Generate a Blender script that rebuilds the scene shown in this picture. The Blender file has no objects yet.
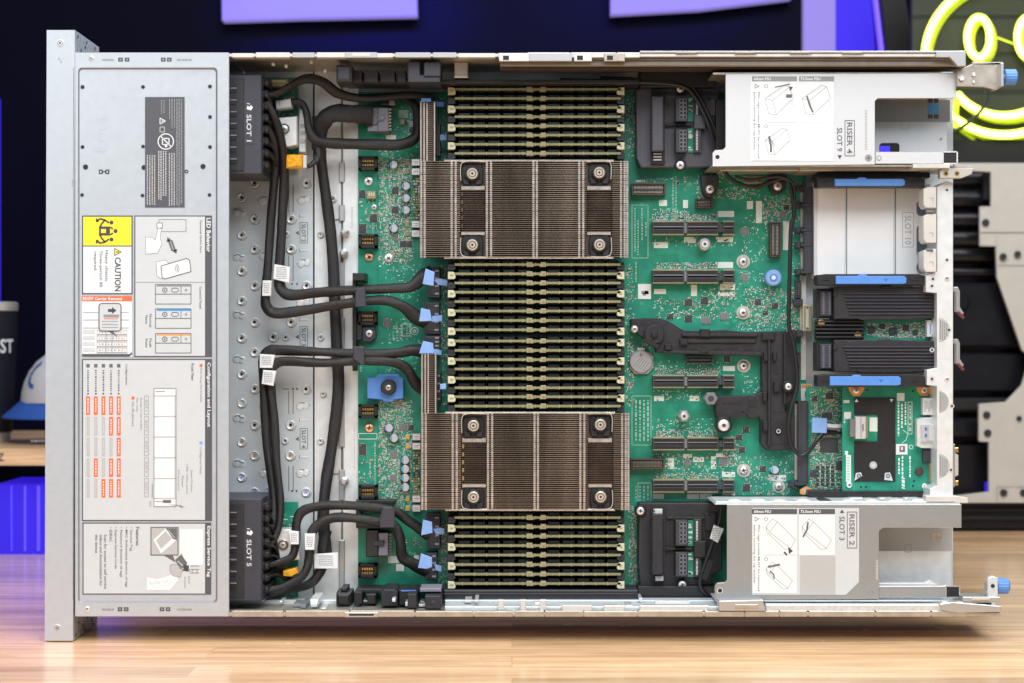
import bpy, math, random
from mathutils import Vector, Matrix
R = random.Random(7)
SC = bpy.context.scene
COL = SC.collection
D, F, Z0 = 1450.0, 1842.0, 0.237      # camera distance (mm), focal length (px), camera height (m)
W = bpy.data.worlds.new("World"); SC.world = W; W.use_nodes = True

def P(px, py, d=0.0):
    k = (D + d) / F / 1000
    return Vector(((px - 512) * k, d / 1000, (341 - py) * k + Z0))
def S(d): return (D + d) / F          # millimetres per pixel at depth d

# ------------------------------------------------------------ materials
MATS = {}
def mat(name, col, rough=0.5, metal=0.0, var=0.0, scale=300, bump=0.0, bscale=None, emit=None, es=0, coat=0, stretch=None, alpha=None, spec=0.5):
    m = bpy.data.materials.new(name); m.use_nodes = True
    nt = m.node_tree; b = nt.nodes['Principled BSDF']
    b.inputs['Base Color'].default_value = (*col, 1); b.inputs['Roughness'].default_value = rough
    b.inputs['Metallic'].default_value = metal; b.inputs['Coat Weight'].default_value = coat
    b.inputs['Specular IOR Level'].default_value = spec
    tc = nt.nodes.new('ShaderNodeTexCoord'); mp = nt.nodes.new('ShaderNodeMapping')
    nt.links.new(tc.outputs['Object'], mp.inputs[0])
    if stretch: mp.inputs['Scale'].default_value = stretch
    if var > 0:
        n = nt.nodes.new('ShaderNodeTexNoise'); n.inputs['Scale'].default_value = scale; n.inputs['Detail'].default_value = 5
        nt.links.new(mp.outputs[0], n.inputs[0])
        r = nt.nodes.new('ShaderNodeValToRGB')
        r.color_ramp.elements[0].position = .3; r.color_ramp.elements[1].position = .7
        r.color_ramp.elements[0].color = (*[c * (1 - var) for c in col], 1)
        r.color_ramp.elements[1].color = (*[min(1, c * (1 + var)) for c in col], 1)
        nt.links.new(n.outputs[0], r.inputs[0]); nt.links.new(r.outputs[0], b.inputs['Base Color'])
        mr = nt.nodes.new('ShaderNodeMapRange'); mr.inputs[3].default_value = max(0, rough - .08); mr.inputs[4].default_value = min(1, rough + .08)
        nt.links.new(n.outputs[0], mr.inputs[0]); nt.links.new(mr.outputs[0], b.inputs['Roughness'])
    if bump > 0:
        n = nt.nodes.new('ShaderNodeTexNoise'); n.inputs['Scale'].default_value = bscale or scale; n.inputs['Detail'].default_value = 3
        nt.links.new(mp.outputs[0], n.inputs[0])
        bp = nt.nodes.new('ShaderNodeBump'); bp.inputs['Strength'].default_value = bump; bp.inputs['Distance'].default_value = .0004 if bump < .8 else .0007
        nt.links.new(n.outputs[0], bp.inputs['Height']); nt.links.new(bp.outputs[0], b.inputs['Normal'])
    if emit:
        b.inputs['Emission Color'].default_value = (*emit, 1); b.inputs['Emission Strength'].default_value = es
    MATS[name] = m
    return name
M = MATS
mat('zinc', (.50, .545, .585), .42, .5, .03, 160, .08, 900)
mat('screw_gold', (.66, .60, .50), .35, .6)
mat('tray_lit', (.84, .86, .88), .45, .1, .02, 60)  # tray steel whitened: strong light put into the colour
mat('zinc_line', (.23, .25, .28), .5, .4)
mat('zinc_faint', (.53, .575, .62), .45, .5)
mat('zinc_dark', (.16, .19, .23), .45, .6, .15, 200)
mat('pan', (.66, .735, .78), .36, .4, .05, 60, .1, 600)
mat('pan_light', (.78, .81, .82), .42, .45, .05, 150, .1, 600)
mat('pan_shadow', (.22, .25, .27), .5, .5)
mat('wall_steel', (.50, .46, .40), .38, .7, .12, 120, .1, 400)  # warm tint stands in for the wooden table's reflection
mat('edge_white', (.62, .61, .585), .4, .2, .05, 100)
mat('cage_lit', (.62, .645, .67), .42, .25, .01, 500, .1, 900)  # cage steel as brightly lit, the light put into the colour
mat('cage_shade', (.33, .35, .36), .38, .5, .015, 300, .1, 900)  # same cage steel as less lit, shade put into the colour
mat('hole', (.012, .012, .014), .7)
mat('black', (.013, .013, .015), .45, 0, .25, 400, .2, 2500)
mat('black_soft', (.018, .018, .023), .5, 0, .2, 300, .2, 3000)
mat('plastic_grey', (.036, .038, .052), .48, 0, .12, 500, .15, 3000)
mat('conn_grey', (.20, .20, .25), .45, 0, .1, 500)
mat('cable', (.011, .0105, .012), .38, 0, .5, 900, .9, 1500)
mat('cable_thin', (.012, .012, .014), .4, 0, .2, 900)
mat('pcb', (.010, .245, .160), .42, 0, .28, 70, 0, None, coat=.3)
mat('pcb_pale', (.10, .30, .20), .45, 0, .3, 700)
mat('trace', (.02, .34, .18), .4)
mat('trace_dark', (.004, .15, .075), .4)
mat('silk', (.68, .76, .70), .6)
mat('silk_dim', (.34, .55, .44), .6)
mat('chip', (.045, .05, .055), .4, 0, .2, 800)
mat('chip_grey', (.17, .18, .19), .4)
mat('gold', (.75, .50, .18), .3, .9)
mat('gold_dim', (.45, .30, .12), .4, .7)
mat('copper', (.80, .45, .25), .35, .8)
mat('silver', (.78, .79, .80), .42, .75, .1, 500)
mat('steel', (.55, .56, .57), .38, .8)
mat('tin', (.60, .58, .52), .4, .5)
mat('fin', (.31, .25, .20), .32, .7, .5, 45, stretch=(1, 1, .1))  # brown tint and stretched noise paint warm reflection bands into the fins
mat('shroud_grey', (.072, .074, .095), .45, 0, .1, 500, .15, 3000)
mat('rail_tan', (.22, .195, .165), .5, .2, .15, 100)
mat('amber_pale', (.62, .42, .13), .4, .2)
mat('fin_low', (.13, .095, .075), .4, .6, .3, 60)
mat('fin_edge', (.74, .67, .61), .3, .75, .15, 200)
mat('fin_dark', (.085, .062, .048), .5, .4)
mat('cream', (.28, .265, .155), .5, 0, .1, 300)
mat('latch_white', (.52, .52, .37), .5)
mat('dimm_edge', (.22, .215, .105), .5, .1, .25, 900)
mat('dimm_face', (.008, .012, .010), .5)
mat('blue', (.09, .25, .66), .42, 0, .06, 200)
mat('blue_pale', (.21, .37, .70), .45, 0, .06, 200)
mat('blue_dark', (.05, .15, .5), .4)
mat('white', (.70, .73, .75), .6, 0, .03, 200)
mat('label_grey', (.53, .565, .585), .55, 0, .02, 100)
mat('label_mid', (.42, .43, .43), .6)
mat('ink', (.05, .05, .06), .6)
mat('ink_soft', (.12, .12, .13), .6)
mat('ink_pale', (.25, .26, .27), .6)
mat('band', (.075, .08, .095), .6)
mat('yellow', (.86, .70, .03), .5)
mat('red', (.82, .14, .04), .5)
mat('orange', (.72, .31, .09), .5)
mat('amber', (.75, .36, .02), .25, 0, .35, 300, .6, 400)
mat('azure', (.03, .28, .68), .5)
mat('lilac', (.34, .30, .85), .4)
mat('cap_blue', (.04, .34, .62), .35)
mat('cap_top', (.80, .84, .88), .25, .6)
mat('card_black', (.018, .018, .020), .38, 0, .1, 300)
mat('rubber', (.012, .012, .012), .6)

mat('red_dull', (.16, .02, .025), .5)
mat('panel_cream', (.44, .425, .39), .5, 0, .03, 60)
mat('case_black', (.008, .008, .011), .25, 0, .1, 30, spec=.3)
mat('screen_black', (.002, .002, .010), .5, spec=.03)
mat('wall_dark', (.004, .005, .012), .6, 0, .2, 4, spec=.05)
mat('board_olive', (.035, .04, .034), .6, 0, .2, 12, spec=.2)
mat('frame_dark', (.018, .018, .02), .5, spec=.2)
mat('neon_core', (.9, 1, .1), .3, emit=(.92, 1, .20), es=4.2)
mat('neon_reflection', (.5, .6, .02), .4, emit=(.36, .45, .01), es=.55)  # painted reflection of the neon tubes, a dimmer green glow
mat('neon_side', (.6, .7, .02), .4, emit=(.6, .8, .02), es=1.1)
mat('glow_lilac', (.1, .08, .3), .5, emit=(.31, .25, .66), es=.75, spec=.1)
mat('glow_blue', (.03, .02, .4), .5, emit=(.03, .012, .70), es=.7, spec=.1)
mat('glow_blue2', (.05, .03, .6), .4, emit=(.10, .06, .95), es=1.0)
mat('glow_edge', (.2, .12, .9), .4, emit=(.15, .08, 1), es=1.3)
mat('fan_black', (.010, .010, .012), .5, 0, .2, 300)
mat('cap_cloth', (.36, .37, .40), .8, 0, .05, 400)
mat('cap_brim', (.008, .06, .28), .7)
mat('tumbler_paint', (.010, .012, .018), .5, spec=.2)
# ------------------------------------------------------------ mesh builder (pixels at a depth -> metres)
FONTC = {}
def glyphs(s, bold=False):
    key = (s, bold)
    if key in FONTC: return FONTC[key]
    c = bpy.data.curves.new('t', 'FONT'); c.body = s; c.resolution_u = 2
    c.offset = .022 if bold else .012
    o = bpy.data.objects.new('t', c); COL.objects.link(o)
    me = bpy.data.meshes.new_from_object(o.evaluated_get(bpy.context.evaluated_depsgraph_get()))
    vs = [(v.co.x, v.co.y) for v in me.vertices]; fs = [tuple(p.vertices) for p in me.polygons]
    bpy.data.objects.remove(o); bpy.data.curves.remove(c); bpy.data.meshes.remove(me)
    if not vs: vs = [(0, 0), (1, 0), (0, 1)]
    x0 = min(v[0] for v in vs); x1 = max(v[0] for v in vs); y0 = min(v[1] for v in vs); y1 = max(v[1] for v in vs)
    vs = [((x - x0) / (x1 - x0 + 1e-6), (y - y0) / (y1 - y0 + 1e-6)) for x, y in vs]
    FONTC[key] = (vs, fs); return FONTC[key]

class MB:
    def __init__(s): s.v = []; s.f = []; s.m = []; s.sm = []; s.mats = []
    def mi(s, m):
        if m not in s.mats: s.mats.append(m)
        return s.mats.index(m)
    def add(s, vs, fs, m, smooth=False):
        o = len(s.v); s.v += [Vector(v) for v in vs]; k = s.mi(m)
        for f in fs: s.f.append([i + o for i in f]); s.m.append(k); s.sm.append(smooth)
    def box(s, x0, y0, x1, y1, d0, d1, m, b=0.0, rot=0, ms=None):
        if x1 < x0: x0, x1 = x1, x0
        if y1 < y0: y0, y1 = y1, y0
        b = min(b, (x1 - x0) * .4, (y1 - y0) * .4)
        pts = [(x0, y0), (x1, y0), (x1, y1), (x0, y1)]
        s.poly(pts, d0, d1, m, b, rot, ms=ms)
    def poly(s, pts, d0, d1, m, b=0.0, rot=0, ms=None):
        # polygon given clockwise in pixels (y down); front at d0, straight back to d1
        n = len(pts); a = sum(pts[i][0] * pts[(i + 1) % n][1] - pts[(i + 1) % n][0] * pts[i][1] for i in range(n))
        if a < 0: pts = pts[::-1]
        if rot:
            cx = sum(p[0] for p in pts) / n; cy = sum(p[1] for p in pts) / n; c, q = math.cos(math.radians(rot)), math.sin(math.radians(rot))
            pts = [(cx + (x - cx) * c - (y - cy) * q, cy + (x - cx) * q + (y - cy) * c) for x, y in pts]
        k = S(d0); dy = (d1 - d0) / 1000
        def back(p, dd): v = P(p[0], p[1], d0); v.y += dd; return v
        if b > 0:
            ins = []
            for i in range(n):
                p0 = Vector(pts[i - 1]); p1 = Vector(pts[i]); p2 = Vector(pts[(i + 1) % n])
                e1 = (p1 - p0); e2 = (p2 - p1)
                if e1.length < 1e-6 or e2.length < 1e-6: ins.append(tuple(p1)); continue
                e1.normalize(); e2.normalize()
                n1 = Vector((-e1.y, e1.x)); n2 = Vector((-e2.y, e2.x)); q = n1 + n2
                den = max(.35, 1 + n1.dot(n2)); q = q / den * b
                ins.append((p1.x + q.x, p1.y + q.y))
            vs = [back(p, 0) for p in ins] + [back(p, b * k / 1000) for p in pts] + [back(p, dy) for p in pts]
            fr = [list(range(n))[::-1]]
            sd = []
            for i in range(n):
                j = (i + 1) % n
                sd.append([i, j, n + j, n + i][::1]); sd.append([n + i, n + j, 2 * n + j, 2 * n + i])
            fr2 = [[2 * n + i for i in range(n)]]
        else:
            vs = [back(p, 0) for p in pts] + [back(p, dy) for p in pts]
            fr = [list(range(n))[::-1]]; sd = [[i, (i + 1) % n, n + (i + 1) % n, n + i] for i in range(n)]; fr2 = [[n + i for i in range(n)]]
        if ms: s.add(vs, fr, m); s.add(vs, sd + fr2, ms)
        else: s.add(vs, fr + sd + fr2, m)
    def flat(s, pts, d, m):
        s.add([P(x, y, d) for x, y in pts], [list(range(len(pts)))], m)
    def rect(s, x0, y0, x1, y1, d, m): s.flat([(x0, y0), (x1, y0), (x1, y1), (x0, y1)], d, m)
    def line(s, x0, y0, x1, y1, w, d, m):
        e = Vector((x1 - x0, y1 - y0))
        if e.length < 1e-6: return
        q = Vector((-e.y, e.x)).normalized() * w / 2
        s.flat([(x0 + q.x, y0 + q.y), (x1 + q.x, y1 + q.y), (x1 - q.x, y1 - q.y), (x0 - q.x, y0 - q.y)], d, m)
    def pl(s, pts, w, d, m, close=False):
        for a, b in zip(pts, pts[1:] + ([pts[0]] if close else [])): s.line(*a, *b, w, d, m)
    def frame(s, x0, y0, x1, y1, w, d, m): s.pl([(x0, y0), (x1, y0), (x1, y1), (x0, y1)], w, d, m, True)
    def disc(s, cx, cy, r, d, m, n=14):
        s.flat([(cx + r * math.cos(2 * math.pi * i / n), cy + r * math.sin(2 * math.pi * i / n)) for i in range(n)], d, m)
    def ring(s, cx, cy, r0, r1, d, m, n=24, a0=0, a1=360):
        for i in range(n):
            t0 = math.radians(a0 + (a1 - a0) * i / n); t1 = math.radians(a0 + (a1 - a0) * (i + 1) / n)
            s.flat([(cx + r0 * math.cos(t0), cy + r0 * math.sin(t0)), (cx + r1 * math.cos(t0), cy + r1 * math.sin(t0)), (cx + r1 * math.cos(t1), cy + r1 * math.sin(t1)), (cx + r0 * math.cos(t1), cy + r0 * math.sin(t1))], d, m)
    def lathe(s, cx, cy, prof, m, n=18, smooth=True, d=None, sx=1, sy=1):
        # profile of (radius px, depth) about the depth axis; px size taken at depth of first point
        d = prof[0][1] if d is None else d
        k = S(d) / 1000; c = P(cx, cy, d); vs = []; fs = []
        for r, dd in prof:
            for i in range(n):
                t = 2 * math.pi * i / n
                vs.append((c.x + r * k * sx * math.cos(t), dd / 1000, c.z + r * k * sy * math.sin(t)))
        for j in range(len(prof) - 1):
            for i in range(n):
                a = j * n + i; b = j * n + (i + 1) % n
                fs.append([a, a + n, b + n, b])
        if prof[0][0] > 1e-4: fs.append(list(range(n)))
        if prof[-1][0] > 1e-4: fs.append([(len(prof) - 1) * n + i for i in range(n)][::-1])
        s.add(vs, fs, m, smooth)
    def cyl(s, cx, cy, r, d0, d1, m, b=.3, n=18):
        b = min(b, r * .4); s.lathe(cx, cy, [(r - b, d0), (r, d0 + b * S(d0)), (r, d1)], m, n)
    def screw(s, cx, cy, r, d, m='silver', dh=2.0, kind='x', washer=None):
        if washer: s.cyl(cx, cy, r * 1.45, d - .6, d, washer, .2)
        s.lathe(cx, cy, [(0.01, d - dh), (r * .55, d - dh), (r * .9, d - dh * .7), (r, d - dh * .3), (r, d)], m, 18)
        f = d - dh - .08; q = r * .5; a = R.uniform(0, 1.5)
        if kind == 'x':
            for t in (a, a + math.pi / 2):
                s.line(cx - q * math.cos(t), cy - q * math.sin(t), cx + q * math.cos(t), cy + q * math.sin(t), r * .26, f, 'ink')
        else:
            s.disc(cx, cy, r * .36, f, 'ink', 6)
    def tube(s, pts, r, m, n=10, seg=6, flat=1.0, wob=0.0, world=False, caps=True, lobes=0):
        # smooth tube through (px,py,d) points; r in px (or list)
        if world: Q = [Vector(p) for p in pts]; K = 1
        else: Q = [P(*p) for p in pts]; K = S(sum(p[2] for p in pts) / len(pts)) / 1000
        rs = r if isinstance(r, (list, tuple)) else [r] * len(Q)
        C = []; RR = []
        for i in range(len(Q) - 1):
            p0 = Q[max(0, i - 1)]; p1 = Q[i]; p2 = Q[i + 1]; p3 = Q[min(len(Q) - 1, i + 2)]
            for j in range(seg):
                t = j / seg
                C.append(.5 * ((2 * p1) + (p2 - p0) * t + (2 * p0 - 5 * p1 + 4 * p2 - p3) * t * t + (3 * p1 - p0 - 3 * p2 + p3) * t ** 3))
                RR.append(rs[i] * (1 - t) + rs[i + 1] * t)
        C.append(Q[-1]); RR.append(rs[-1])
        vs = []; fs = []
        for i, c in enumerate(C):
            t = (C[min(i + 1, len(C) - 1)] - C[max(0, i - 1)])
            if t.length < 1e-9: t = Vector((1, 0, 0))
            t.normalize(); y = Vector((0, 1, 0)); u = t.cross(y)
            if u.length < .05: u = t.cross(Vector((1, 0, 0)))
            u.normalize(); w = u.cross(t).normalized()
            rr = RR[i] * K * (1 + R.uniform(-wob, wob))
            for k in range(n):
                a = 2 * math.pi * k / n; q = rr * (1 + lobes * math.cos(3 * a + i * .22) + lobes * .6 * math.cos(2 * a - i * .5)); vs.append(c + u * q * math.cos(a) + w * q * flat * math.sin(a))
        for i in range(len(C) - 1):
            for k in range(n):
                a = i * n + k; b = i * n + (k + 1) % n; fs.append([a, b, b + n, a + n])
        if caps: fs.append(list(range(n))[::-1]); fs.append([(len(C) - 1) * n + k for k in range(n)])
        s.add(vs, fs, m, True)
    def text(s, txt, cx, cy, L, h, d, m, cw=True, bold=False, ang=None):
        # centred; L = length in px along reading direction, h = letter height
        vs, fs = glyphs(txt, bold); o = []
        for u, v in vs:
            a = (u - .5) * L; b = (v - .5) * h
            if ang is not None:
                c, q = math.cos(math.radians(ang)), math.sin(math.radians(ang)); o.append(P(cx + a * c + b * q, cy + a * q - b * c, d))
            elif cw: o.append(P(cx + b, cy + a, d))
            else: o.append(P(cx + a, cy - b, d))
        s.add(o, fs, m)
    def dashes(s, x, y0, y1, d, m, w=.9, lo=1.0, hi=3.2, gap=.7, cw=True):
        # illegible small print
        t = y0
        while t < y1:
            e = min(y1, t + R.uniform(lo, hi))
            if cw: s.rect(x - w / 2, t, x + w / 2, e, d, m)
            else: s.rect(t, x - w / 2, e, x + w / 2, d, m)
            t = e + gap
    def build(s, name, parent=None, label=None, kind=None, origin=None):
        o_ = ORG[parent] if parent is not None else (origin or sum(s.v, Vector()) / len(s.v))
        me = bpy.data.meshes.new(name); me.from_pydata([v - o_ for v in s.v], [], s.f)
        for m in s.mats: me.materials.append(M[m])
        me.polygons.foreach_set('material_index', s.m); me.polygons.foreach_set('use_smooth', s.sm)
        if any(s.sm): me.set_sharp_from_angle(angle=math.radians(40))
        me.update()
        o = bpy.data.objects.new(name, me); COL.objects.link(o)
        if parent is not None: o.parent = parent
        else: o.location = o_
        ORG[o] = o_
        if label: o['label'] = label
        if kind: o['kind'] = kind
        return o
ORG = {}
def thing(name, label, cat, px, py, d, group=None):
    o = bpy.data.objects.new(name, None); COL.objects.link(o); o.empty_display_size = .01
    o.location = P(px, py, d); ORG[o] = Vector(o.location); o['label'] = label; o['category'] = cat
    if group: o['group'] = group
    return o
def tag(o, label, cat, group=None):
    o['label'] = label; o['category'] = cat
    if group: o['group'] = group
    return o
def copy_tree(o, off, label, parent=None):
    c = o.copy(); COL.objects.link(c)
    if parent is None: c.location = o.location + off; c['label'] = label
    else: c.parent = parent
    for ch in o.children: copy_tree(ch, off, None, c)
    return c
def rrect(x0, y0, x1, y1, r, n=5):
    p = []
    for cx, cy, a in ((x1 - r, y0 + r, -90), (x1 - r, y1 - r, 0), (x0 + r, y1 - r, 90), (x0 + r, y0 + r, 180)):
        for i in range(n + 1):
            t = math.radians(a + 90 * i / n); p.append((cx + r * math.cos(t), cy + r * math.sin(t)))
    return p
# ============================================================ CHASSIS
ch = thing('server_chassis', 'long galvanised steel rack server chassis lying open on its side on the wooden table', 'server chassis', 60, 641, 0)
# --- front bezel flange
b = MB()
b.poly([(46.5, 30), (75, 30), (73, 641), (44.5, 641)], 0, 85, 'zinc', .35, ms='zinc')
for cy in (43, 628):
    b.cyl(60 if cy < 100 else 57, cy, 3.6, -.5, 0, 'silver'); b.ring(60 if cy < 100 else 57, cy, 2, 2.7, -.6, 'ink_soft'); b.disc(60 if cy < 100 else 57, cy, 1.1, -.6, 'hole')
b.line(73.5, 68, 73.0, 600, .5, -.05, 'zinc_dark')
for px_, py_ in ((59, 59), (61, 62)): b.text('⌖', px_, py_, 3, 3, -.1, 'ink_pale')
# punched holes of the flange's inner side (top end and bottom end)
for zz, rows in ((1, (35, 41, 47)), (-1, (637, 632, 626))):
    for r_, yy in enumerate(rows):
        for k in range(7):
            dd = 8 + k * 10 + (r_ % 2) * 5
            v = P(75.0, yy, 0); v.x += .0004 - (.0018 if zz < 0 else 0); v.y = dd / 1000
            rr = .0016; vs = [(v.x + .0003, v.y + rr * math.cos(a * math.pi / 4), v.z + rr * math.sin(a * math.pi / 4)) for a in range(8)]
            b.add(vs, [list(range(8))], 'silver' if (k + r_) % 3 else 'hole')
b.build('front_flange', ch)
# --- front cover, pressed panel
b = MB()
o1 = rrect(75, 52.5, 229, 616.5, .5); o1b = [(x + (.3 if x < 150 else -.3), y + (.3 if y < 300 else -.3)) for x, y in o1]
i1 = rrect(78, 67.5, 217.5, 603, 4); i2 = rrect(79.6, 69.6, 215.8, 601.2, 3.4)
n = len(o1)
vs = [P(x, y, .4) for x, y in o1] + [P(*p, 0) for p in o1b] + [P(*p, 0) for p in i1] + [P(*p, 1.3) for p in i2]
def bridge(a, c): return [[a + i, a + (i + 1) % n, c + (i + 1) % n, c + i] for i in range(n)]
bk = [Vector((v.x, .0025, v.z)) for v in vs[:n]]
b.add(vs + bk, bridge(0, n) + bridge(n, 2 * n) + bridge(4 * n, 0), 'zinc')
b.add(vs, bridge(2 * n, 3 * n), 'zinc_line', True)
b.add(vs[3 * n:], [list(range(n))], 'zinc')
dI = 1.15
for x, y, r in ((82.5, 87, 1.7), (143, 87, 1.6), (210, 86.5, 1.6), (210, 117, 1.6), (82.5, 147, 1.6), (143, 146.5, 1.5), (210, 147, 1.6), (82, 195, 1.5), (142.5, 195.5, 1.5), (209.5, 195, 1.5), (85.5, 167, 2.3), (144, 167.5, 2.2), (203, 166.5, 2.3)):
    b.cyl(x, y, r, dI - .1, dI + .1, 'hole', .1, 12); b.ring(x, y, r, r + .5, dI - .08, 'zinc_dark', 14)
for x in (100.8, 107.3): b.frame(x - 1.5, 170, x + 1.5, 173.4, 1, dI - .1, 'hole')
b.line(102, 171.7, 106, 171.7, .9, dI - .1, 'hole')
b.ring(186.5, 171.5, .8, 2, dI - .1, 'ink', 14)
for y in (59.6, 609.3):
    for x in (120.5, 127, 163.3, 169.3) if y < 99 else (120, 126.2, 162, 168): 
        b.box(x - 2.3, y - 2, x + 2.3, y + 2, -.1, .2, 'ink'); b.box(x - 1.1, y - .9, x + 1.1, y + .9, -.15, .2, 'ink_pale')
    for xa, xb in ((102, 114), (177, 192)): b.dashes(y + .3, xa, xb, -.1, 'ink_pale', 2.2, .8, 2, .5, cw=False)
b.screw(91, 58, 2.6, 0, 'silver', .8); b.screw(87, 609, 2.8, 0, 'silver', .8)
# faint pressed mark on the bare steel
b.ring(102, 124, 5.2, 6, dI - .04, 'zinc_faint', 30); b.ring(102, 137, 4, 4.6, dI - .04, 'zinc_faint', 30); b.ring(102, 148, 3.6, 4.2, dI - .04, 'zinc_faint', 30, 20, 200)
b.pl([(110, 97), (113.5, 97), (113.5, 101)], .5, dI - .05, 'zinc_faint'); b.pl([(110, 185), (113.5, 185), (113.5, 181)], .5, dI - .05, 'zinc_faint')
b.line(72.3, 180, 72.1, 187, .5, -.05, 'zinc_dark')
b.build('front_cover', ch)

# --- stickers on the front cover
dS = 1.0; dT = .85
def sticker(name, lab, x0, y0, x1, y1, m):
    b = MB(); b.box(x0, y0, x1, y1, dS, dI + .1, m); return b
b = sticker('', '', 145, 97, 184.6, 207.5, 'band')
T = dT
for x in (181.5, 179.2, 177):
    b.dashes(x, 99, 206 if x < 181 else 204, T, 'ink_pale', 1.1, 1, 4, .5)
for x in (174.5, 172, 169.7): b.dashes(x, 99, 128 if x > 170 else 119, T, 'ink_pale', 1, 1, 3, .5)
for x in (174.2, 171.8, 169.4): b.dashes(x, 153, 206, T, 'label_mid', 1.1, 1, 3, .5)
for x in (165.8, 163.4, 161, 158.8): b.dashes(x, 151, 196 if x > 162 else 200, T, 'label_mid', 1.3, 1, 2.5, .6)
for x in (154.6, 152.2, 149.8, 147.4): b.dashes(x, 155, 205, T, 'label_mid', 1.1, 1, 3, .5)
for x in (164, 161.5): b.dashes(x, 100, 114, T, 'ink_pale', 1, 1, 2, .6)
b.ring(165.8, 141.5, 7.2, 8.2, T, 'white', 30); b.line(160.5, 136, 171.5, 147, 1.1, T, 'white')
b.frame(162.5, 138.5, 169, 144.5, 1, T, 'white'); b.disc(166, 146, 1.3, T, 'white')
b.pl([(160, 124), (165.5, 121), (160, 118)], .8, T, 'white', True) ; b.line(161.5, 121, 163.5, 121, .8, T, 'white'); b.frame(160, 127, 164.5, 132, .8, T, 'label_mid')
b.build('regulatory_label', ch, label='dark grey sticker with a prohibition circle and rows of tiny white print')

b = sticker('', '', 82, 215.5, 132.6, 294.2, 'band')
b.rect(83.2, 216.8, 131.4, 245.5, T, 'yellow'); b.rect(83.2, 246.6, 131.4, 293, T, 'white')
cx, cy = 106, 231     # three people lifting a box, drawn turned a quarter
b.rect(99, 226.5, 110, 235.5, T - .1, 'ink'); b.rect(101, 229, 106, 233, T - .15, 'yellow')
for yy in (222.5, 239.5): b.disc(111.5, yy, 2, T - .1, 'ink', 12)
b.disc(115.5, 231, 2.1, T - .1, 'ink', 12)
for sg in (1, -1):
    q = lambda x, y: (x, 231 + sg * y)
    b.pl([q(109, 8), q(105, 11), q(101.5, 7), q(100, 4)], 1.7, T - .1, 'ink'); b.pl([q(105, 11), q(99.5, 12.3), q(97, 9), q(96.5, 12.5)], 1.7, T - .1, 'ink')
    b.line(*q(113, 2), *q(110, 4), 1.5, T - .1, 'ink')
b.flat([(114.5, 255.5), (114.5, 248.3), (121.2, 252)], T - .1, 'yellow'); b.pl([(114.5, 255.5), (114.5, 248.3), (121.2, 252)], .7, T - .15, 'ink', True); b.line(115.8, 252, 119, 252, .9, T - .2, 'ink')
b.text('CAUTION', 117.8, 274.3, 34, 6.2, T - .1, 'ink', bold=True)
b.text('Heavy chassis.', 106.3, 266.2, 32, 3.9, T - .1, 'ink_soft'); b.text('Three-person lift', 100.6, 269, 37, 3.9, T - .1, 'ink_soft'); b.text('required.', 95, 261.5, 19.5, 3.9, T - .1, 'ink_soft')
b.build('caution_label', ch, label='yellow and white caution sticker with a three person lifting symbol')

b = sticker('', '', 82, 296, 132, 356.6, 'white')
b.rect(82, 296, 132, 301.2, T, 'red'); b.text('EDSFF Carrier Removal', 102.5, 298.6, 39, 3.2, T - .1, 'white', cw=False, bold=True)
b.flat([(82, 354), (129.5, 354), (132, 352), (132, 354.5), (129, 356.6), (82, 356.6)], T, 'band')
for y in (312.5, 320, 328): b.line(83, y, 129, y, .6, T, 'ink_pale')
for y in (330, 336, 342, 348): 
    b.rect(83, y, 95, y + 3.6, T, 'label_grey'); b.frame(97, y, 127, y + 4.2, .4, T - .05, 'ink_pale'); b.dashes(y + 2.1, 99, 117, T - .05, 'ink_pale', 1, .8, 2, 1.5, cw=False)
    b.dashes(y + 2.1, 118, 125, T - .1, 'orange', 1, .8, 2, 1.5, cw=False); b.rect(97, y + 4.2, 127, y + 5, T - .05, 'label_mid')
b.frame(97, 330, 127, 353, .5, T - .07, 'label_mid'); b.line(106, 330, 106, 353, .5, T - .08, 'ink_pale'); b.line(112, 330, 112, 353, .5, T - .08, 'ink_pale')
b.flat(rrect(99, 303.5, 121, 331, 3), T - .12, 'label_grey'); b.pl(rrect(99, 303.5, 121, 331, 3), 1.1, T - .15, 'ink_soft', True)
b.flat([(108, 331), (113, 331), (117.5, 337)], T - .15, 'ink_soft')
b.flat([(108, 309), (112, 309), (112, 307), (116.5, 310.5), (112, 314), (112, 312), (108, 312)], T - .16, 'ink')
b.rect(103.5, 314.5, 119, 317.5, T - .16, 'ink_pale'); b.rect(104, 318.3, 118, 319.2, T - .16, 'red')
for y in (321, 324, 327): b.rect(102, y, 118, y + .8, T - .16, 'ink_pale')
b.build('carrier_removal_label', ch, label='white sticker with a red header strip and a drive carrier drawing')

def info(name, x0, y0, x1, y1, title, ty0, ty1):
    b = MB(); b.box(x0, y0, x1, y1, dS, dI + .1, 'band'); b.rect(x0 + 1.1, y0 + 1.1, 205, y1 - 1.1, T, 'label_grey')
    b.text(title, 208.6, (ty0 + ty1) / 2, ty1 - ty0, 4.3, T, 'white', bold=True); return b
b = info('', 134.3, 215.5, 212, 357, 'LED Behavior', 218, 252)
T1 = T - .1
b.line(135.5, 282.3, 205, 282.3, .6, T1, 'ink_pale')
b.text('Optional Quick Sync', 200.6, 236.5, 33, 2.6, T1, 'ink_soft'); b.text('Control Panel', 200.6, 297.5, 22, 2.6, T1, 'ink_soft')
b.frame(159, 219.5, 186, 231.5, .7, T1, 'ink_pale'); b.box(157, 223, 162.3, 228, T - .12, T, 'white'); b.frame(157, 223, 162.3, 228, .6, T - .2, 'ink_soft')
hand = [(158, 228), (161.3, 228.5), (160, 238), (162, 244), (157.5, 253), (146, 254), (145.5, 237), (152, 237.5), (155.5, 240)]
b.flat(hand, T - .12, 'white'); b.pl(hand, .5, T - .15, 'ink_pale', True)
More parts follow.
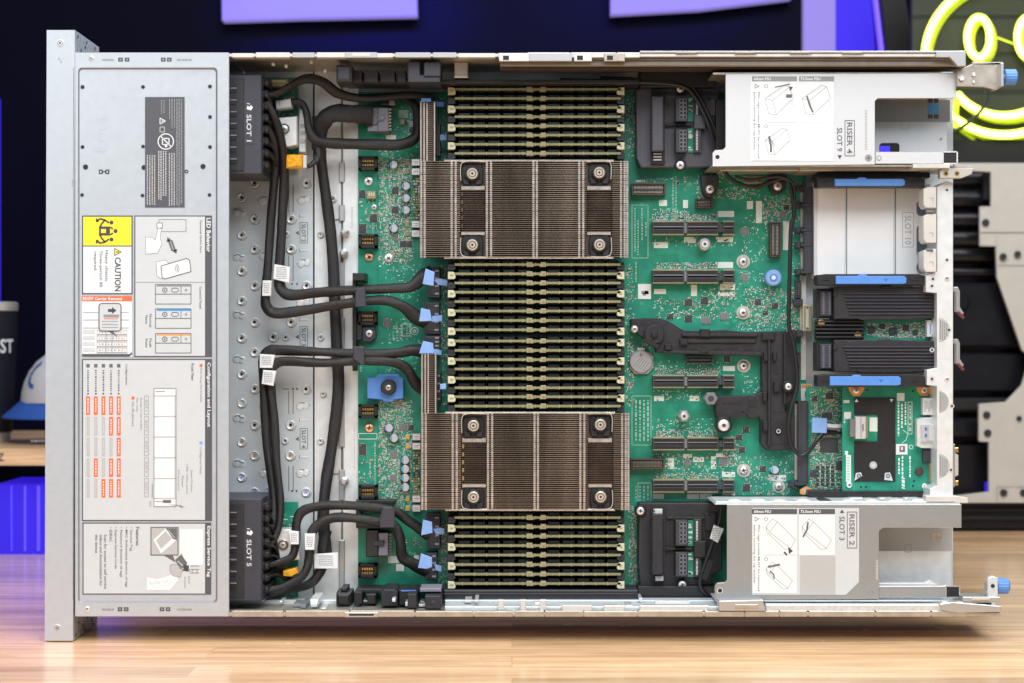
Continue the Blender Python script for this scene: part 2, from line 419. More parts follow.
for (xa, ya, xb, yb) in ((172.5, 251, 167.5, 237), (171.5, 240.5, 176.3, 254)):
    e = Vector((xb - xa, yb - ya)).normalized(); q = Vector((-e.y, e.x)); 
    b.line(xa, ya, xb - e.x * 3, yb - e.y * 3, 2, T1, 'ink_soft')
    b.flat([(xb, yb), (xb - e.x * 4.5 + q.x * 2.8, yb - e.y * 4.5 + q.y * 2.8), (xb - e.x * 4.5 - q.x * 2.8, yb - e.y * 4.5 - q.y * 2.8)], T1, 'ink_soft')
h2 = [(156, 262), (166, 260), (169, 264), (166, 268), (168, 273), (162, 279), (157, 276)]
b.flat(h2, T - .1, 'white'); b.pl(h2, .6, T - .12, 'ink_pale', True)
ph = [(161, 266), (186.5, 258.5), (189.5, 260), (191, 271.5), (164.5, 279), (162, 277)]
b.flat(ph, T - .14, 'white'); b.pl(ph, .9, T - .18, 'ink_soft', True)
for r in (2, 3.6, 5.2): b.ring(173.5, 269, r, r + .6, T - .2, 'ink_soft', 8, -60, 40)
for y, c in ((284.5, 'ink_pale'), (308.8, 'azure'), (333.5, 'orange')):
    b.rect(157, y, 190.5, y + 2, T1, c); b.frame(155.5, y, 191, y + 19.5, .7, T1 - .05, 'ink_soft'); b.line(155.5, y + 9.6, 191, y + 9.6, .7, T1 - .05, 'ink_soft'); b.line(181, y + 1, 181, y + 9.6, .6, T1 - .05, 'ink_soft')
    b.ring(164.8, y + 5.6, 1.9, 2.7, T1 - .05, 'ink_soft', 14); b.disc(164.8, y + 5.6, .8, T1 - .05, 'ink_soft'); b.ring(186, y + 5.6, .7, 1.2, T1 - .05, 'ink_soft', 10)
    b.pl(rrect(171.5, y + 3.6, 178.5, y + 7.6, 1.9, 3), .7, T1 - .05, 'ink_soft', True)
b.text('Normal', 150.6, 320.5, 13, 2.6, T1, 'ink_soft'); b.text('State', 146.7, 319.5, 9, 2.6, T1, 'ink_soft'); b.text('Fault', 150.6, 343, 9, 2.6, T1, 'ink_soft'); b.text('State', 146.7, 343, 9, 2.6, T1, 'ink_soft')
b.build('led_behavior_label', ch, label='grey instruction sticker headed LED Behavior with blue and amber strips')

b = info('', 82, 359, 212, 521, 'Configuration and Layout', 362.5, 427)
b.disc(201, 365.5, 1.7, T1, 'red'); b.text('Hot Swap Serviceable', 201, 385, 34, 2.7, T1, 'ink_pale')
b.disc(201, 443, 1.8, T1, 'blue_pale'); b.text('Configured Setup', 200.5, 460.5, 27, 2.7, T1, 'ink_pale')
b.text('Front View', 192.6, 372, 17, 3, T1, 'ink'); b.text('Configurations', 126.3, 374.5, 21, 2.7, T1, 'ink_soft')
for x in (188.5, 131.5): b.line(x, 365, x, 430, .01, T1, 'ink_pale')
b.box(154, 388.5, 176, 506.5, T1 - .02, T, 'white'); b.frame(154, 388.5, 176, 506.5, .8, T1 - .1, 'ink_pale')
for y in (396, 416.5, 437, 457.8, 478.5, 498.5): b.line(154, y, 176, y, 1.1, T1 - .1, 'label_mid')
b.line(175, 396, 175, 498, .5, T1 - .12, 'ink_pale'); b.line(155.5, 391.5, 165, 391.5, .8, T1 - .12, 'ink_pale'); b.rect(163, 500, 171, 503, T1 - .12, 'ink_soft'); b.line(155, 501.5, 163, 501.5, .8, T1 - .12, 'ink_pale')
b.line(152.2, 484, 152.2, 498, .6, T1, 'ink_soft'); b.text('5xV', 150.5, 504, 5.5, 2, T1, 'ink_pale')
for k in range(5):
    y = 396 + k * 20.6; b.frame(144.4, y, 148.4, y + 18.5, .5, T1, 'ink_pale'); b.text('SLOT %d' % (k + 1), 146.4, y + 9.3, 11, 2.2, T1, 'ink_pale')
for x, ya, yb, t in ((141, 398, 430, 'Storage or riser modules'), (137, 398, 412, 'Fan only'), (133, 402, 426, 'No fill allowed'), (191.5, 470, 492, 'System ID button'), (187, 464, 494, 'USB, video ports'), (182.6, 476, 487, 'Power'), (178.5, 470, 491, 'Direct port')):
    b.text(t, x, (ya + yb) / 2, yb - ya, 2.4, T1, 'ink_pale')
b.disc(133, 398, 1.7, T1, 'red')
cfg = {118.7: (1, 1, 1, 1, 1), 111: (1, 1, 0, 1, 1), 103.4: (1, 0, 0, 0, 1), 95.8: (1, 0, 0, 1, 0), 88: (1, 0, 0, 0, 0)}
for i, (x, on) in enumerate(cfg.items()):
    b.rect(x - 1.7, 364, x + 1.7, 367.5, T1, 'ink_soft'); b.dashes(x, 370, 392, T1, 'ink_soft', 1.6, .6, 2, 1); b.disc(x, 393.7, .9, T1, 'ink')
    for k, v in enumerate(on):
        y = 396.3 + k * 20.7; b.rect(x - (2 if v else 1.6), y, x + (2 if v else 1.6), y + 18.5, T1, 'red' if v else 'label_mid')
        b.dashes(x, y + 2, y + 16.5, T1 - .05, 'white' if v else 'label_grey', 1.1 if v else .7, 1, 2.6, .8)
for k in range(20): b.line(168 + k * .7, 504.5, 185 - k * .2, 506.5 + k * .1, .12, T1 - .1, 'label_mid')
b.build('configuration_label', ch, label='large grey instruction sticker headed Configuration and Layout with orange table cells')

b = info('', 82.5, 522.6, 211.2, 594.6, 'Express Service Tag', 526, 577)
b.rect(180, 529, 203, 565, T1, 'white'); b.flat([(180, 553), (195, 553), (190, 568), (184, 560)], T1 - .02, 'white'); b.line(181, 553, 190, 572, .8, T1 - .05, 'ink_pale')
for y in (566, 569.5, 573): b.line(190, y, 199, y, .7, T1 - .05, 'ink_pale')
b.line(192.3, 569, 192.3, 573, .7, T1 - .05, 'ink_pale'); b.line(197, 569, 197, 573, .7, T1 - .05, 'ink_pale')
b.box(150.5, 527, 178.5, 555.5, T1 - .1, T, 'ink_soft'); b.rect(151.5, 528, 177.5, 554.5, T1 - .15, 'label_mid')
b.flat([(153.5, 540), (165.5, 528.5), (176, 540.5), (161, 553.5)], T1 - .2, 'white'); b.flat([(156, 540.5), (165.5, 531), (172, 538.5), (161, 549)], T1 - .25, 'label_mid')
b.flat([(166, 528.3), (177, 528.3), (177, 540), (173, 539)], T1 - .25, 'ink_soft'); b.line(168, 530, 175, 538, .8, T1 - .3, 'label_mid')
b.flat([(164, 555.5), (173, 555.5), (175.5, 562.5)], T1, 'ink_soft')
b.flat([(175, 560), (181, 554.5), (187.5, 563), (180.5, 569.5)], T1 - .1, 'ink_soft'); b.line(177.5, 561, 183, 566, 1.2, T1 - .15, 'label_mid')
pts = [(170, 565), (176, 564), (183, 569), (180, 577), (173, 576), (170, 571)]
b.flat(pts, T1 - .08, 'label_mid'); b.pl(pts, .5, T1 - .12, 'ink_pale', True)
b.flat([(185, 564), (187.5, 566), (189, 564.5), (188.5, 571.5), (182, 570.5), (184, 568.8), (182.5, 566.5)][::1], T1 - .2, 'ink')
b.flat([(147, 577), (156, 579), (165, 577), (171, 575), (176, 572), (178, 580), (170, 590), (147, 590)], T1 - .05, 'white')
for (xa, ya) in ((152, 582), (158, 581), (165, 580)): b.ring(xa, ya, 2, 2.5, T1 - .1, 'label_mid', 8, 0, 200)
for x, yb, t in ((137.6, 546, 'Features:'), (131, 551, '• Service Tag'), (126.3, 587, '• MAC Address(es) (bottom of tag)'), (121, 577, '• Password (bottom of tag)'), (115.6, 569, '• Express Service Code'), (110.8, 542, '• iDRAC')):
    b.text(t, x, (527 + yb) / 2, yb - 527, 3.3 if x > 135 else 3, T1, 'ink' if x > 135 else 'ink_soft')
for x, yb, t in ((105.5, 589, 'Scan for access to self service'), (101, 586, 'videos and documentation for'), (96.5, 553, 'this device')):
    b.text(t, x, (534.5 + yb) / 2, yb - 534.5, 3, T1, 'ink_soft')
b.dashes(189, 576, 584, T1, 'ink_pale', 1.2, .8, 2); b.dashes(185, 577, 588, T1, 'ink_pale', 1.2, .8, 2)
b.build('express_service_label', ch, label='grey instruction sticker headed Express Service Tag with a hand drawing')

# --- floor pan and side walls
b = MB(); b.box(140, 68, 953, 601, 83.9, 86, 'pan', 0); b.build('floor_pan', ch)
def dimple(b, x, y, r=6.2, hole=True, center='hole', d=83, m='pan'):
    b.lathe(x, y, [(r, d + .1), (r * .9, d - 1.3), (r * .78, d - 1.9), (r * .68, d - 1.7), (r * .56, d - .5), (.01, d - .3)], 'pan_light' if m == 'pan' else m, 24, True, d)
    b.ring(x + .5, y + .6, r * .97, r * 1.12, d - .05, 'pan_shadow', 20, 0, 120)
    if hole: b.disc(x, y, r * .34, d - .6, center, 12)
b = MB(); dF = 82.4
b.box(190, 71, 313, 599, dF, 83.8, 'pan', 0)
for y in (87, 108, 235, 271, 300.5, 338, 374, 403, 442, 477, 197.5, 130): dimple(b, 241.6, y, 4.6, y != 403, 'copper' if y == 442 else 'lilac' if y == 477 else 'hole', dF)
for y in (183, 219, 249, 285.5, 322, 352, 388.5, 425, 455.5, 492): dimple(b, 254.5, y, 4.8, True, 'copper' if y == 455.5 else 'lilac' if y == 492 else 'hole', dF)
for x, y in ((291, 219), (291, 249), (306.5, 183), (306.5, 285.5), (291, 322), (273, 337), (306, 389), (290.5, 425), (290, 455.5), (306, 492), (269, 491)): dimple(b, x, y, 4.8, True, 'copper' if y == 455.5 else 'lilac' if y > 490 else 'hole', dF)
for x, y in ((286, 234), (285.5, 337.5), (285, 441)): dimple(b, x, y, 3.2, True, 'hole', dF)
def keyhole(b, x, y, m='pan_shadow', s=1):
    b.lathe(x - 2.6, y, [(4.4, dF + .1), (3.6, dF - .9), (2.6, dF - 1.1), (.01, dF - 1.1)], 'pan', 18); b.lathe(x + 2.6, y + 1, [(4, dF + .1), (3.2, dF - .9), (2.2, dF - 1.1), (.01, dF - 1.1)], 'pan', 18)
    b.tube([(x - 5, y - 1.5, dF - 1.1), (x - 1, y - 2.6, dF - 1.2), (x + 1.5, y - .8, dF - 1.2), (x + 5, y, dF - 1.1)], .55, m, 6, 3)
for y in (212, 257, 314.5, 359, 418, 463, 170, 125): keyhole(b, 239.3, y)
for x, y in ((304, 201), (304, 264), (303, 303), (303, 359), (303, 407), (303, 474), (265, 201), (266, 257), (266, 360), (266, 407), (266, 474)):
    b.lathe(x - 3, y, [(4, dF), (3, dF - .8), (.01, dF - .9)], 'pan_light', 14); b.lathe(x + 3, y - 1, [(3.6, dF), (2.8, dF - .8), (.01, dF - .9)], 'pan_light', 14)
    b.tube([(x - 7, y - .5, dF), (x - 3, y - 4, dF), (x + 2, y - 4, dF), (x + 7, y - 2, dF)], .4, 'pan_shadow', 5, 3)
for x in (288.8, 293.2):
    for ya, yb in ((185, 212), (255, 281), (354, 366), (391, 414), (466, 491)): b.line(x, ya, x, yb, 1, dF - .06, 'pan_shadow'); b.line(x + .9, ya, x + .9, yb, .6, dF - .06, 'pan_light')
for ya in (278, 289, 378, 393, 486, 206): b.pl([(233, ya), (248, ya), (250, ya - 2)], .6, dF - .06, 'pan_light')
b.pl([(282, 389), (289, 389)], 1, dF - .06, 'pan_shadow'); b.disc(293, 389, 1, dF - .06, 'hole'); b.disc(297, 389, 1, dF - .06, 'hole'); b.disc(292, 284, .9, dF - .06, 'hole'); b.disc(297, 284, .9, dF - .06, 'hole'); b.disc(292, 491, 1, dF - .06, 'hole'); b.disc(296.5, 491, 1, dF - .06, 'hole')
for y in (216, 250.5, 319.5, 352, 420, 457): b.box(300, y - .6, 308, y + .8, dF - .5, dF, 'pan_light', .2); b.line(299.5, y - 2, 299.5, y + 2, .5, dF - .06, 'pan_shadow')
for k, y in ((2, 233), (3, 337), (4, 439)):
    b.frame(300, y - 10.5, 307.5, y + 10, .6, dF - .08, 'ink_soft'); b.text('SLOT %d' % k, 303.7, y, 18, 4.2, dF - .08, 'ink_soft', bold=True)
    b.flat([(295.3, y), (298.8, y - 2.3), (298.8, y + 2.3)], dF - .08, 'ink_soft')
b.build('stamped_tray', ch)
b = MB()
b.box(314.5, 71, 341, 599, 80.5, 83.8, 'pan_light', .3); b.box(343, 71, 359, 599, 80, 83.8, 'pan_light', .3)
b.box(313.2, 71, 314.6, 600, 82.5, 83.6, 'hole'); b.box(340.6, 71, 343.2, 600, 82, 83.6, 'pan_shadow')
for ya, yb in ((162, 182), (205, 221), (262, 300), (318, 360), (383, 447), (470, 500), (540, 590)): b.box(339, ya, 344.5, yb, 78, 82, 'steel', .6)
for x, y in ((333, 199), (320.5, 234.5), (320.5, 337.5), (320.5, 441), (323, 394)): dimple(b, x, y, 3.2, True, 'ink_soft', 80.2, 'pan_light')
for x, y in ((344, 232), (343, 253), (343.5, 482)): b.lathe(x, y, [(.01, 68), (2.2, 68.2), (2.6, 69.5), (2.6, 73), (4.4, 74), (4.4, 80)], 'steel', 14)
b.pl([(334, 224), (334, 220), (343, 218.5)], 1.2, 79.8, 'pan_shadow'); b.pl([(343, 450), (343, 474), (333, 474)], 1.2, 79.8, 'pan_shadow'); b.dashes(352, 207, 228, 79.9, 'ink_pale', .7, .8, 2.5); b.dashes(354.5, 428, 470, 79.9, 'label_mid', .7, .8, 2.5)
b.line(352, 300, 352, 340, .5, 79.9, 'label_mid')
b.build('wiring_channel', ch)
# upper wall
b = MB()
b.box(229, 53.6, 966, 56.6, 0, 84, 'edge_white', .2, ms='wall_steel'); b.box(76, 54, 229, 57, 2.7, 84, 'zinc')
R.seed(3)
x = 232
while x < 640:        # folded rim with hooks and notches
    w = R.uniform(14, 46); b.box(x, 52.4 if R.random() < .5 else 53.2, min(x + w, 640), 57.4, -.8, 9, 'edge_white' if R.random() < .75 else 'steel', .4); x += w + R.uniform(.8, 3)
b.box(345, 52.2, 377, 57.6, -1.6, 6, 'steel', .5); b.box(352, 53.6, 370, 56.2, -1.9, 0, 'edge_white', .4)
for xa, xb, c in ((499, 529, 'silver'), (529, 572, 'steel'), (574, 592, 'silver'), (604, 625, 'wall_steel')): b.box(xa, 53, xb, 61, -2, 3, c, .6)
for xa in (500, 574, 604): b.box(xa + 3, 55.5, xa + 9, 59.8, -2.4, 0, 'hole', .2)
b.box(640, 50.8, 966, 52.6, -1, 4, 'steel', .4); b.box(640, 52.6, 966, 57.5, .6, 8, 'rail_tan', .5); b.box(500, 57.3, 962, 66, 5, 10, 'rail_tan', 1.2)
b.box(560, 58, 958, 60.6, 3.4, 6, 'rail_tan', .5, ms='fin_dark'); b.box(500, 66.3, 960, 69, 14, 30, 'fin_dark', .3)
b.poly([(936, 51), (966, 50.5), (966, 66), (958, 66), (950, 57), (936, 57)], -3, 3, 'steel', .5)
for xx in (676, 735, 790, 842): b.box(xx, 51.2, xx + 20, 53.2, -1.4, 0, 'wall_steel', .2); b.line(xx, 54.4, xx + 22, 54.4, .5, -1.2, 'hole')
for xx in (260, 300, 372, 455, 470): b.box(xx, 60, xx + 9, 63, 40, 41, 'steel', .3)
for xx, yy in ((273, 64), (286, 66), (311, 62), (325, 71)): b.cyl(xx, yy, 1.7, 20, 24, 'edge_white')
b.build('side_wall', ch, label='upper side wall with a folded rim, its warm table reflection put into the colour')
# lower wall
b = MB()
b.box(229, 612.8, 1001, 616.2, 0, 84, 'wall_steel', .3); b.box(76, 612.8, 229, 616, 2.7, 84, 'zinc')
x = 232
while x < 960:
    w = R.uniform(25, 70); b.box(x, 611.6 - R.random() * .8, min(x + w, 966), 616.8, -.8, 7, 'edge_white' if R.random() < .12 else 'wall_steel', .4); x += w + R.uniform(.8, 2.5)
b.box(345, 612.4, 378, 617.2, -1.7, 6, 'steel', .5); b.box(349, 613.8, 374, 615.9, -1.8, 0, 'hole', .2)
b.box(445, 600.5, 726, 608, 34, 50, 'pan', .4); b.box(445, 606.5, 960, 612, 10, 30, 'pan', .5)
b.box(640, 605.5, 708, 611.5, 4, 12, 'silver', .5); b.box(562, 605.5, 592, 611, 4, 12, 'edge_white', .5); b.box(604, 605.5, 625, 611, 4, 12, 'silver', .5); b.box(655, 601.5, 690, 605, 25, 30, 'edge_white', .4)
for xx in (498, 520, 540): b.box(xx, 600, xx + 6, 610, 6, 12, 'silver', .5)
b.box(766, 604.5, 948, 611.5, 3, 12, 'silver', .8); b.box(942, 602, 992, 611.5, 1, 8, 'pan', .6)
b.poly([(940, 604), (952, 602), (1001, 606), (1001, 612), (960, 613), (944, 611)], -2, 5, 'steel', .7)
b.box(229, 600, 345, 612, 50, 60, 'pan', .5)
R.seed(11)
for k in range(26):
    xx = R.uniform(236, 640); yy = R.uniform(598, 609); b.box(xx, yy, xx + R.uniform(2, 9), yy + R.uniform(1.5, 4), R.uniform(10, 40), 60, R.choice(['silver', 'pan_light', 'pan', 'pan_shadow']), .4)
b.poly([(719, 601), (763, 600), (766, 611), (719, 611)], -2, 14, 'steel', .6); b.box(735, 604.3, 758, 609.2, -2.4, 0, 'wall_steel', .6)
b.build('side_wall', ch, label='lower side wall with a folded rim of pale steel')
# rear bracket wall
b = MB()
out = [(937, 187), (947, 181), (953, 183), (953, 500), (930, 500), (930, 489), (937, 486), (937, 386), (927, 385), (927, 370), (937, 368), (937, 293), (926, 292), (926, 275), (937, 272)]
b.poly(out, 26, 80, 'pan_light', .3)
for x, y in ((933, 279), (947, 279), (932, 286), (932, 379), (947, 379), (932, 350), (947, 260), (949, 330), (936, 496), (952, 406), (951, 470), (947, 190)): b.disc(x, y, 1.2, 25.8, 'hole'); b.ring(x, y, 1.2, 2.4, 25.85, 'silver')
b.screw(947, 379, 2.6, 26, 'silver', .8); b.screw(936, 498, 3, 26, 'silver', 1); b.screw(946.5, 278, 2.6, 26, 'silver', .8)
for cy, rr in ((330, 12), (402, 11), (466, 12)):
    n = 16; arc = [(939 + rr * math.sin(math.pi * i / n) * .9, cy - rr * math.cos(math.pi * i / n)) for i in range(n + 1)]
    b.flat(arc, 25.8, 'label_mid')
    for i in range(5):
        for j in range(9):
            xx = 940.5 + i * 2.1; yy = cy - 9 + j * 2.2 + (i % 2)
            if ((xx - 939) / .9) ** 2 + (yy - cy) ** 2 < (rr - 1.2) ** 2: b.disc(xx, yy, .65, 25.7, 'hole', 6)
for ya, yb in ((187, 208), (214, 243), (249, 272)):
    b.poly([(923.5, ya + 2), (928, ya), (936.5, ya), (936.5, yb), (926, yb), (923.5, yb - 4)], 22, 40, 'edge_white', .6)
for y in (212, 250): b.tube([(926, y, 23), (933, y, 22)], 1.8, 'ink_soft', 8, 2)
for y in (198, 233, 262): b.pl([(929, y), (933, y), (933, y + 4)], .7, 21.9, 'wall_steel')
b.build('rear_bracket', ch)
# thumb screws with their brackets
for nm, kx, y0, up in (('upper', 0, 75, 1), ('lower', -8, 588, 0)):
    b = MB()
    if up:
        b.poly([(957, 71), (972, 64), (1001, 62), (1003, 63), (1003, 86), (996, 90), (984, 87), (957, 86)], 6, 9, 'wall_steel', .6); b.box(1000.5, 63, 1004, 86, -4, 26, 'steel', .6)
        b.box(972, 62, 1003, 65, 6, 26, 'wall_steel', .4); b.cyl(962, 78, 2.6, 4, 6, 'silver'); b.cyl(974, 74.5, 1.8, 4.6, 6, 'silver'); b.cyl(974, 82, 1.4, 4.6, 6, 'silver')
    else:
        b.box(963, 597, 1000, 602, 0, 26, 'steel', .6); b.box(988, 577, 994, 598, 4, 8, 'steel', .8); b.poly([(988, 579), (992, 576), (998, 578), (998, 600), (988, 600)], 2, 6, 'pan', .6); b.cyl(993, 586, 1.9, 1, 2, 'hole')
        b.box(970, 601.5, 996, 608, 1, 20, 'silver', .7); b.box(972, 597, 990, 600, -1, 0, 'edge_white', .3)
    br = b.build('release_bracket', ch)
    b = MB(); yk = y0; xk = 1008 + kx
    def xc(b, x0, x1, r, m, n=20, ribs=0):
        k = S(0) / 1000; c = P(0, yk, 0); xa = P(x0, 0, 0).x; xb = P(x1, 0, 0).x; vs = []; fs = []
        for xx, rr in ((xa, r * .88), (xa + .0005, r), (xb - .0005, r), (xb, r * .88)):
            for i in range(n):
                t = 2 * math.pi * i / n; q = rr * (1 - (.05 if ribs and i % 2 else 0)); vs.append((xx, .012 + q * k * math.cos(t), c.z + q * k * math.sin(t)))
        for j in range(3):
            for i in range(n): a = j * n + i; e = j * n + (i + 1) % n; fs.append([a, e, e + n, a + n])
        fs += [list(range(n)), [3 * n + i for i in range(n)]]; b.add(vs, fs, m, False)
    xc(b, xk, xk + 12, 8, 'blue', 36, 1); xc(b, xk - 8, xk, 3.4, 'silver'); xc(b, xk - 5, xk - 3, 5.2, 'silver'); xc(b, xk - 10.5, xk - 8, 5, 'steel'); xc(b, xk + 11.5, xk + 13, 6.4, 'blue_dark')
    b.build('thumb_screw', ch)
# black plastic fan-rail pieces along both walls
b = MB()
b.box(345, 79.5, 640, 83.5, 30, 60, 'fan_black', .6); b.box(336, 64.5, 351.5, 81, 12, 50, 'plastic_grey', 2.5)
for xa, xb in ((353, 362), (364, 378), (380, 395), (397, 406)): b.box(xa, 70, xb, 82, 26, 50, R.choice(['black', 'black_soft']), .6)
b.poly([(408, 61.5), (420, 61.5), (420, 75), (440, 75), (440, 82), (408, 82)], 10, 50, 'plastic_grey', .6); b.box(424, 62, 440.5, 76, 8, 50, 'plastic_grey', .6); b.box(418.5, 62.5, 424, 75, 16, 50, 'hole'); b.flat([(434, 65.5), (434, 70), (430.5, 67.7)], 7.8, 'ink')
b.box(454, 62, 468, 77.5, 26, 40, 'wall_steel', .8); b.box(443, 82.5, 632, 85.2, 48, 76, 'fan_black', .4)
b.box(640, 70, 716, 87, 50, 70, 'fan_black', .6)
b.build('fan_rail', ch, label='black plastic rail blocks along the upper wall')
b = MB()
b.box(336, 593, 351, 606, 30, 60, 'fan_black', 3); b.box(354, 592, 362, 604, 30, 60, 'fan_black', .6); b.box(366, 594, 376, 604, 34, 60, 'fan_black', 1.2); b.box(341, 588, 347, 592, 34, 60, 'fan_black', 1); b.poly([(381, 592), (384, 589.5), (395, 589.5), (397.5, 592), (397.5, 606), (381, 606)], 22, 60, 'black_soft', .8)
for y in (593, 596, 599, 602): b.line(383, y, 395.5, y, .6, 21.8, 'hole')
b.box(399, 590, 416, 605, 26, 60, 'fan_black', .6); b.box(401, 590.2, 416, 591.8, 25, 28, 'blue_dark', .3); b.box(407.5, 594, 416.5, 608, 8, 60, 'black_soft', .6); b.box(425, 596, 441, 609, 8, 60, 'black_soft', .8); b.flat([(431, 601.5), (434.5, 599.5), (434.5, 603.5)], 5.8, 'ink')
b.box(356, 589, 442, 592.5, 44, 70, 'black_soft', .6); b.box(420, 588.5, 441, 592, 22, 50, 'conn_grey', .6)
b.box(444, 590, 638, 599.5, 42, 76, 'black_soft', 1.2); b.box(444, 593.5, 636, 595, 40.5, 44, 'black', .4)
b.box(638, 586.5, 716, 598, 54, 76, 'black', .6)
b.build('fan_rail', ch, label='black plastic rail blocks along the lower wall')
# ============================================================ MOTHERBOARD
dB = 78.0
mb = thing('motherboard', 'large green server motherboard filling the middle of the open chassis', 'circuit board', 580, 592, dB)
b = MB(); b.box(358, 92, 806, 600, dB, dB + 1.8, 'pcb'); b.build('board', mb)
b = MB(); R.seed(5)
def traces(b, x, y, n, L1, L2, dirx, diry, m, d=dB - .03, gap=1.5):
    for i in range(n):
        xx = x + (0 if diry == 0 else i * gap); yy = y + (i * gap if diry == 0 else 0)
        if diry == 0: p = [(x, yy), (x + dirx * (L1 - i * .6), yy), (x + dirx * (L1 + 14 - i * .6), yy + 14), (x + dirx * (L1 + 14 + L2), yy + 14)]
        else: p = [(xx, y), (xx, y + diry * (L1 - i * .6)), (xx + 12, y + diry * (L1 + 12 - i * .6)), (xx + 12, y + diry * (L1 + 12 + L2))]
        b.pl(p, .45, d, m)
for a in ((637, 240, 9, 8, 20, 1, 0), (640, 290, 8, 20, 40, 1, 0), (637, 398, 8, 14, 10, 1, 0), (640, 474, 10, 3, 3, 1, 0), (740, 225, 6, 12, 10, 1, 0), (742, 286, 8, 6, 12, 1, 0), (395, 350, 6, 5, 8, 1, 0), (690, 285, 8, 10, 4, 0, 1), (748, 196, 5, 10, 15, 0, 1), (386, 262, 7, 6, 6, 0, 1), (665, 396, 6, 14, 30, 1, 0), (740, 452, 6, 4, 8, 1, 0), (400, 470, 5, 3, 3, 1, 0), (396, 522, 8, 5, 14, 0, 1)):
    traces(b, *a, 'trace' if R.random() < .6 else 'trace_dark')
b.build('copper_traces', mb, kind='stuff')

sk = MB(); dK = dB - .06
for i in range(150):
    xa = R.uniform(379, 408); ya = R.choice([R.uniform(152, 260), R.uniform(402, 508)]); sk.rect(xa, ya, xa + R.uniform(1.5, 6), ya + R.uniform(1, 5), dB - .02 - .0002 * i, 'pcb_pale' if i % 3 else 'trace')
for i in range(90):
    xa = R.uniform(640, 790); ya = R.choice([R.uniform(176, 210), R.uniform(286, 322), R.uniform(440, 498), R.uniform(184, 260)]); sk.rect(xa, ya, xa + R.uniform(1.5, 5), ya + R.uniform(1, 4), dB - .02 - .0002 * i, 'pcb_pale' if i % 2 else 'trace')
                     # white print on the board
def blk(x0, y0, x1, y1, m='silk'): sk.rect(x0, y0, x1, y1, dK, m)
for r_ in ((683, 272, 702, 280), (718, 211, 734, 217), (716, 237, 733, 242), (654, 242, 668, 248), (684, 237, 696, 243), (716, 262, 733, 268), (720, 284, 735, 290), (654, 289, 666, 294), (747, 201, 753, 209), (756, 201, 762, 223), (659, 200, 667, 206), (683, 200, 688, 208), (783, 221, 789, 250), (723, 366, 735, 371), (654, 396, 664, 401), (689, 396, 699, 401), (691, 285, 697, 296),
    (668, 458, 674, 469), (693, 457, 704, 462), (683, 454, 692, 459), (711, 456, 716, 469), (722, 472, 735, 477), (653, 494, 664, 499), (687, 494, 699, 499), (700, 494, 712, 499), (722, 493, 735, 499), (769, 475, 786, 481), (716, 453, 727, 457), (414, 555, 419, 563), (388, 556, 399, 563), (396, 564, 404, 571), (636, 180, 645, 182), (718, 292, 735, 296)): 
    if (r_[0], r_[1]) != (683, 272): blk(*r_)
sk.box(638, 284, 651, 299, dB - .3, dB, 'white'); 
for i in range(26): sk.rect(641 + R.uniform(0, 7), 287 + R.uniform(0, 9), 641 + R.uniform(1, 8), 287 + R.uniform(.8, 9) * .2 + R.uniform(0, 7), dB - .35, 'ink_pale') if i < 7 else None
sk.frame(632, 396, 651, 445, .6, dK, 'silk_dim'); sk.frame(638, 483, 651, 503, .6, dK, 'silk_dim'); sk.frame(632, 205, 648, 258, .6, dK, 'silk_dim')
for x in (636, 640, 644, 648): sk.dashes(x, 400, 441, dK, 'silk_dim', 1.5, 1, 5, 1.4); sk.dashes(x, 486, 501, dK, 'silk_dim', 1, 1, 3, 1.5)
for x, a, e in ((635, 208, 252), (638, 220, 255), (642, 208, 240), (646, 222, 236), (676, 182, 225), (673, 177, 207), (361, 345, 372), (364, 284, 300), (375, 442, 490), (370, 460, 478), (397, 322, 342), (401, 325, 340), (373, 195, 236), (407, 322, 335), (636, 262, 282), (634, 460, 470), (666, 225, 232)): sk.dashes(x, a, e, dK, 'silk_dim', 1.1, .8, 3, 1)
sk.frame(402, 324, 410, 336, .6, dK, 'silk'); sk.ring(414.5, 331, 3.2, 4, dK, 'silk'); sk.text('e', 414.5, 331, 3.4, 3.4, dK, 'silk', cw=False)
sk.frame(358.5, 433.5, 377, 439, .6, dK, 'silk'); sk.frame(393, 332, 399, 338, .4, dK, 'silk_dim')
